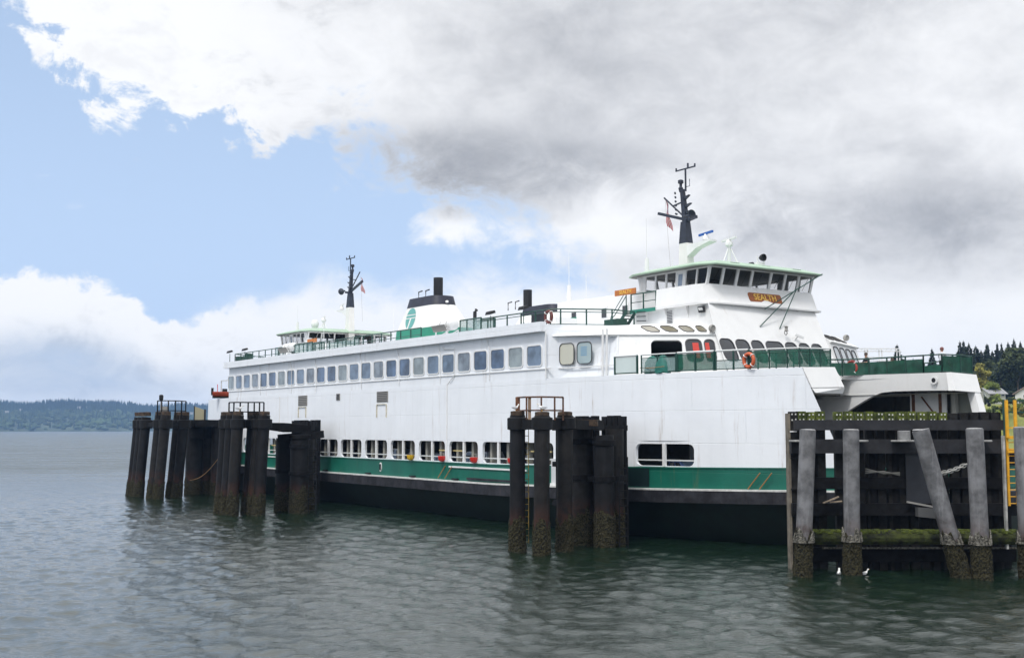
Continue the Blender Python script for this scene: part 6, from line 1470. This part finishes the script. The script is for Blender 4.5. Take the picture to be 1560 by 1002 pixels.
# ------------------------------------------------------------------ shore vegetation and houses
BARK = mat('bark', (0.05, 0.038, 0.028), 0.95, var=0.3)
def leafmat(n, c, c2): return mat(n, c, 0.9, var=0.45, vscale=0.5, col2=c2)
CON = leafmat('conifer_green', (0.013, 0.026, 0.010), (0.040, 0.062, 0.022)); CON2 = leafmat('cedar_green', (0.024, 0.040, 0.012), (0.066, 0.088, 0.024))
OLV = leafmat('olive_leaf', (0.15, 0.15, 0.025), (0.34, 0.31, 0.06)); LEAF = leafmat('bright_leaf', (0.09, 0.13, 0.022), (0.20, 0.25, 0.04))
trng = random.Random(21); KS = 1.6
def conifer(label, px, Y, ytop, ybase, r, m, group='conifers on the shore behind the ferry'):
    Y = Y * KS; r = r * KS * 1.25
    x = (px - 780) / 1770 * Y; zt = 6.3 + (653 - ytop) / 1770 * Y; zb = 6.3 + (653 - ybase) / 1770 * Y; h_ = zt - zb
    t = thing('conifer', label, 'tree', (x, Y, zb), 0, group)
    MB().tube([(0, 0, -1), (0, 0, h_ * 0.5), (0, 0, h_ * 0.97)], r * 0.11, 7, r2=0.05).build('trunk', BARK, t)
    mb = MB(); n = int(h_ * 1.4) + 10
    for i in range(n):
        f = i / (n - 1); z = h_ * (0.08 + 0.92 * f); R_ = r * (1 - f) ** 0.75 * trng.uniform(0.75, 1.15) + 0.1
        nb = 7 if f < 0.8 else 5
        for k in range(nb):
            a = 2 * PI * (k + trng.random() * 0.8) / nb; L_ = R_ * trng.uniform(0.6, 1.15); dr = trng.uniform(0.15, 0.45)
            ca, sa = math.cos(a), math.sin(a); wd = 0.28 * L_ + 0.14
            p0 = (0, 0, z); p1 = (ca * L_ * 0.55 - sa * wd, sa * L_ * 0.55 + ca * wd, z - dr * L_ * 0.5); p2 = (ca * L_, sa * L_, z - dr * L_ * 0.7 + 0.12); p3 = (ca * L_ * 0.55 + sa * wd, sa * L_ * 0.55 - ca * wd, z - dr * L_ * 0.55)
            mb.quad(p0, p1, p2, p3)
            mb.quad((ca * L_ * 0.2, sa * L_ * 0.2, z + 0.25), (ca * L_ * 0.7, sa * L_ * 0.7, z - dr * L_ * 0.3), (ca * L_ * 0.75, sa * L_ * 0.75, z - dr * L_ * 0.5 - 0.5), (ca * L_ * 0.2, sa * L_ * 0.2, z - 0.55))
    mb.build('crown', m, t); return t
def broadleaf(label, px, Y, ytop, ybase, wpx, m, nm='tree', cat='tree', n=1500, leaf=0.42, group=None, trunk=True):
    Y = Y * KS; leaf = leaf * 1.4
    x = (px - 780) / 1770 * Y; zt = 6.3 + (653 - ytop) / 1770 * Y; zb = 6.3 + (653 - ybase) / 1770 * Y; h_ = zt - zb; rx = wpx / 2 / 1770 * Y
    t = thing(nm, label, cat, (x, Y, zb), 0, group)
    if trunk:
        MB().tube([(0, 0, -1), (0.1, 0, h_ * 0.35), (0, 0, h_ * 0.8)], 0.28, 7, r2=0.06).build('trunk', BARK, t)
        for k in range(4):
            a = k * 1.6; MB().tube([(0, 0, h_ * 0.3), (math.cos(a) * rx * 0.5, math.sin(a) * rx * 0.5, h_ * 0.6)], 0.12, 5, r2=0.03).build('limb', BARK, t)
    cl = []
    for k in range(int(9 + rx * 3)):
        a = trng.uniform(0, 2 * PI); q = trng.random() ** 0.5; f = trng.uniform(0.12 if not trunk else 0.25, 0.95); wv = math.sin(PI * min(1, f * 0.9 + 0.12)) ** 0.6
        cl.append((math.cos(a) * rx * q * 0.8 * wv, math.sin(a) * rx * q * 0.8 * wv, h_ * f, trng.uniform(0.18, 0.34) * min(rx, h_ * 0.6)))
    mb = MB()
    for k in range(n):
        c = cl[k % len(cl)]; d = Vector((trng.gauss(0, 1), trng.gauss(0, 1), trng.gauss(0, 0.8))).normalized() * c[3] * trng.uniform(0.65, 1.1)
        p = Vector(c[:3]) + d
        if p.z > h_: p.z = h_ - trng.random() * 0.8
        if p.z < 0: p.z = trng.random() * 0.2
        u = Vector((trng.gauss(0, 1), trng.gauss(0, 1), trng.gauss(0, 1))).normalized(); v_ = u.orthogonal().normalized(); s_ = leaf * trng.uniform(0.5, 1.2)
        mb.quad(p - u * s_ - v_ * s_ * 0.6, p + u * s_ - v_ * s_ * 0.5, p + u * s_ * 0.8 + v_ * s_ * 0.6, p - u * s_ * 0.7 + v_ * s_ * 0.5)
    mb.build('crown', m, t); return t
for i, (px, Y, yt, r, lab) in enumerate((
    (1337, 240, 551, 2.4, 'small conifer leftmost above the far fork netting'), (1368, 215, 525, 3.0, 'spiky conifer beside the white gantry'), (1392, 250, 546, 2.2, 'low conifer right of the spiky one beside the gantry'), (1405, 255, 548, 2.4, 'low conifer in the middle of the far fork skyline'), (1421, 232, 531, 2.4, 'single pointed conifer left of the person in the white shirt'),
    (1452, 245, 540, 2.4, 'short conifer just right of the person in the white shirt'), (1464, 238, 519.5, 3.0, 'tall twin-topped conifer, left one of the pair right of the fork tip'), (1469.5, 250, 519, 3.0, 'tall twin-topped conifer, right one of the pair right of the fork tip'), (1477.5, 236, 522, 3.2, 'broad conifer right of the twin-topped pair'), (1488, 240, 526.5, 4.0, 'wide dark conifer behind the olive tree'),
    (1505.5, 250, 523.5, 3.4, 'pointed conifer in the gap between the wide conifer and the great cedar'), (1521, 252, 522.5, 2.6, 'slim conifer left of the closely set pair'), (1527.5, 256, 523, 2.4, 'slim conifer with thin crown above the great cedar'), (1537.5, 258, 520.5, 2.6, 'rough-topped conifer above the great cedar'), (1546.5, 258, 515.5, 2.6, 'tallest conifer on the right skyline'), (1556.5, 255, 519.5, 2.8, 'conifer at the right edge of the photo'), (1496, 262, 533, 3, 'hidden low conifer behind the pointed one'), (1513, 264, 534, 3.2, 'low dark conifer between two pointed ones'), (1534, 264, 533, 3.4, 'low dark conifer under the rough-topped one'))):
    conifer(lab, px, Y, yt, 604, r, CON)
broadleaf('great dense dark cedar on the right shore', 1550, 200, 531, 606, 66, CON2, n=6500, leaf=0.36, group='dense dark trees on the shore')
broadleaf('lower half-hidden cedar left of the great cedar', 1524, 206, 560, 606, 34, CON, n=2600, leaf=0.36, group='dense dark trees on the shore')
broadleaf('olive yellow broadleaf tree beside the fork tip', 1493, 186, 555, 607, 38, OLV, n=3600, leaf=0.3, group='broadleaf trees on the shore')
broadleaf('brighter low tree at the foot of the olive tree', 1509, 184, 583, 607, 30, LEAF, n=1500, leaf=0.3, group='broadleaf trees on the shore')
broadleaf('dull green tree in the gap before the conifers', 1507, 215, 550, 604, 34, CON2, n=1800, leaf=0.4, group='broadleaf trees on the shore')
broadleaf('dull green tree behind the fork tip', 1472, 212, 552, 604, 40, CON2, n=1600, leaf=0.4, group='broadleaf trees on the shore')
for px, Y, yt, wd, lab, m in ((1500, 172, 604, 24, 'clipped dark hedge bush left of the bright bank', CON2), (1515, 170, 600, 22, 'rounded bush in front of the low grey house', LEAF), (1535, 172, 605, 26, 'dark bush left of the pale house', CON2), (1552, 168, 608, 22, 'small bush under the pale house', LEAF),
                              (1512, 161, 619, 30, 'bramble bush on the grassy bank left of the ladder', LEAF), (1530, 160, 617, 26, 'light green bush on the bank behind the ladder', OLV), (1547, 159, 615, 26, 'green bush on the bank right of the ladder', LEAF), (1558, 158, 620, 22, 'bush at the right edge of the bank', OLV)):
    broadleaf(lab, px, Y, yt, yt + 15, wd, m, 'bush', 'bush', 700, 0.22, 'bushes along the bank', False)
def house(label, px, Y, yb, w_, d_, h_, roofc, wallc, rz):
    Y = Y * KS
    x = (px - 780) / 1770 * Y; zb = 6.3 + (653 - yb) / 1770 * Y
    t = thing('house', label, 'house', (x, Y, zb), rz)
    wm = mat('wall_' + roofc[0], wallc, 0.8); rm = mat('roof_' + roofc[0], roofc[1], 0.85, var=0.2, vscale=2)
    mb = MB().hexa([(-w_ / 2, -d_ / 2, -3), (w_ / 2, -d_ / 2, -3), (w_ / 2, d_ / 2, -3), (-w_ / 2, d_ / 2, -3)], [(-w_ / 2, -d_ / 2, h_), (w_ / 2, -d_ / 2, h_), (w_ / 2, d_ / 2, h_), (-w_ / 2, d_ / 2, h_)])
    for sx_ in (-1, 1): mb.quad((sx_ * w_ / 2, -d_ / 2, h_), (sx_ * w_ / 2, d_ / 2, h_), (sx_ * w_ / 2, 0, h_ + d_ * 0.32))
    mb.build('wall', wm, t)
    o_ = 0.5; mb = MB()
    for sy in (-1, 1): mb.hexa([(-w_ / 2 - o_, sy * (d_ / 2 + o_), h_ - 0.32 * o_), (w_ / 2 + o_, sy * (d_ / 2 + o_), h_ - 0.32 * o_), (w_ / 2 + o_, 0, h_ + d_ * 0.32 + 0.05), (-w_ / 2 - o_, 0, h_ + d_ * 0.32 + 0.05)], [(-w_ / 2 - o_, sy * (d_ / 2 + o_), h_ - 0.32 * o_ + 0.15), (w_ / 2 + o_, sy * (d_ / 2 + o_), h_ - 0.32 * o_ + 0.15), (w_ / 2 + o_, 0, h_ + d_ * 0.32 + 0.2), (-w_ / 2 - o_, 0, h_ + d_ * 0.32 + 0.2)])
    mb.build('roof', rm, t)
    for k in range(3):
        wx_ = -w_ / 2 + w_ * (k + 0.5) / 3
        f = MB().box(wx_ - 0.6, wx_ + 0.6, -d_ / 2 - 0.05, -d_ / 2, h_ * 0.35, h_ * 0.85).build('window', WTRIM, t); MB().box(wx_ - 0.48, wx_ + 0.48, -d_ / 2 - 0.07, -d_ / 2 - 0.045, h_ * 0.4, h_ * 0.8).build('pane', PANED, f)
    for sx_ in (-1, 1):
        f = MB().box(sx_ * w_ / 2 - (0.05 if sx_ < 0 else 0), sx_ * w_ / 2 + (0.05 if sx_ > 0 else 0), -0.7, 0.7, h_ * 0.35, h_ * 0.9).build('window', WTRIM, t)
        MB().box(sx_ * (w_ / 2 + 0.055) - 0.01, sx_ * (w_ / 2 + 0.055) + 0.01, -0.55, 0.55, h_ * 0.4, h_ * 0.85).build('pane', PANED, f)
house('pale house with dusty pink roof at the right edge of the shore', 1567, 178, 611, 6, 5, 1.7, ('pink', (0.34, 0.26, 0.24)), (0.62, 0.62, 0.60), 0.9)
house('low house with grey roof half hidden behind bushes', 1510, 184, 606, 5, 4, 1.0, ('grey', (0.28, 0.28, 0.29)), (0.5, 0.5, 0.47), 0.3)
print('triangles', sum(len(p.vertices) - 2 for me in bpy.data.meshes for p in me.polygons))
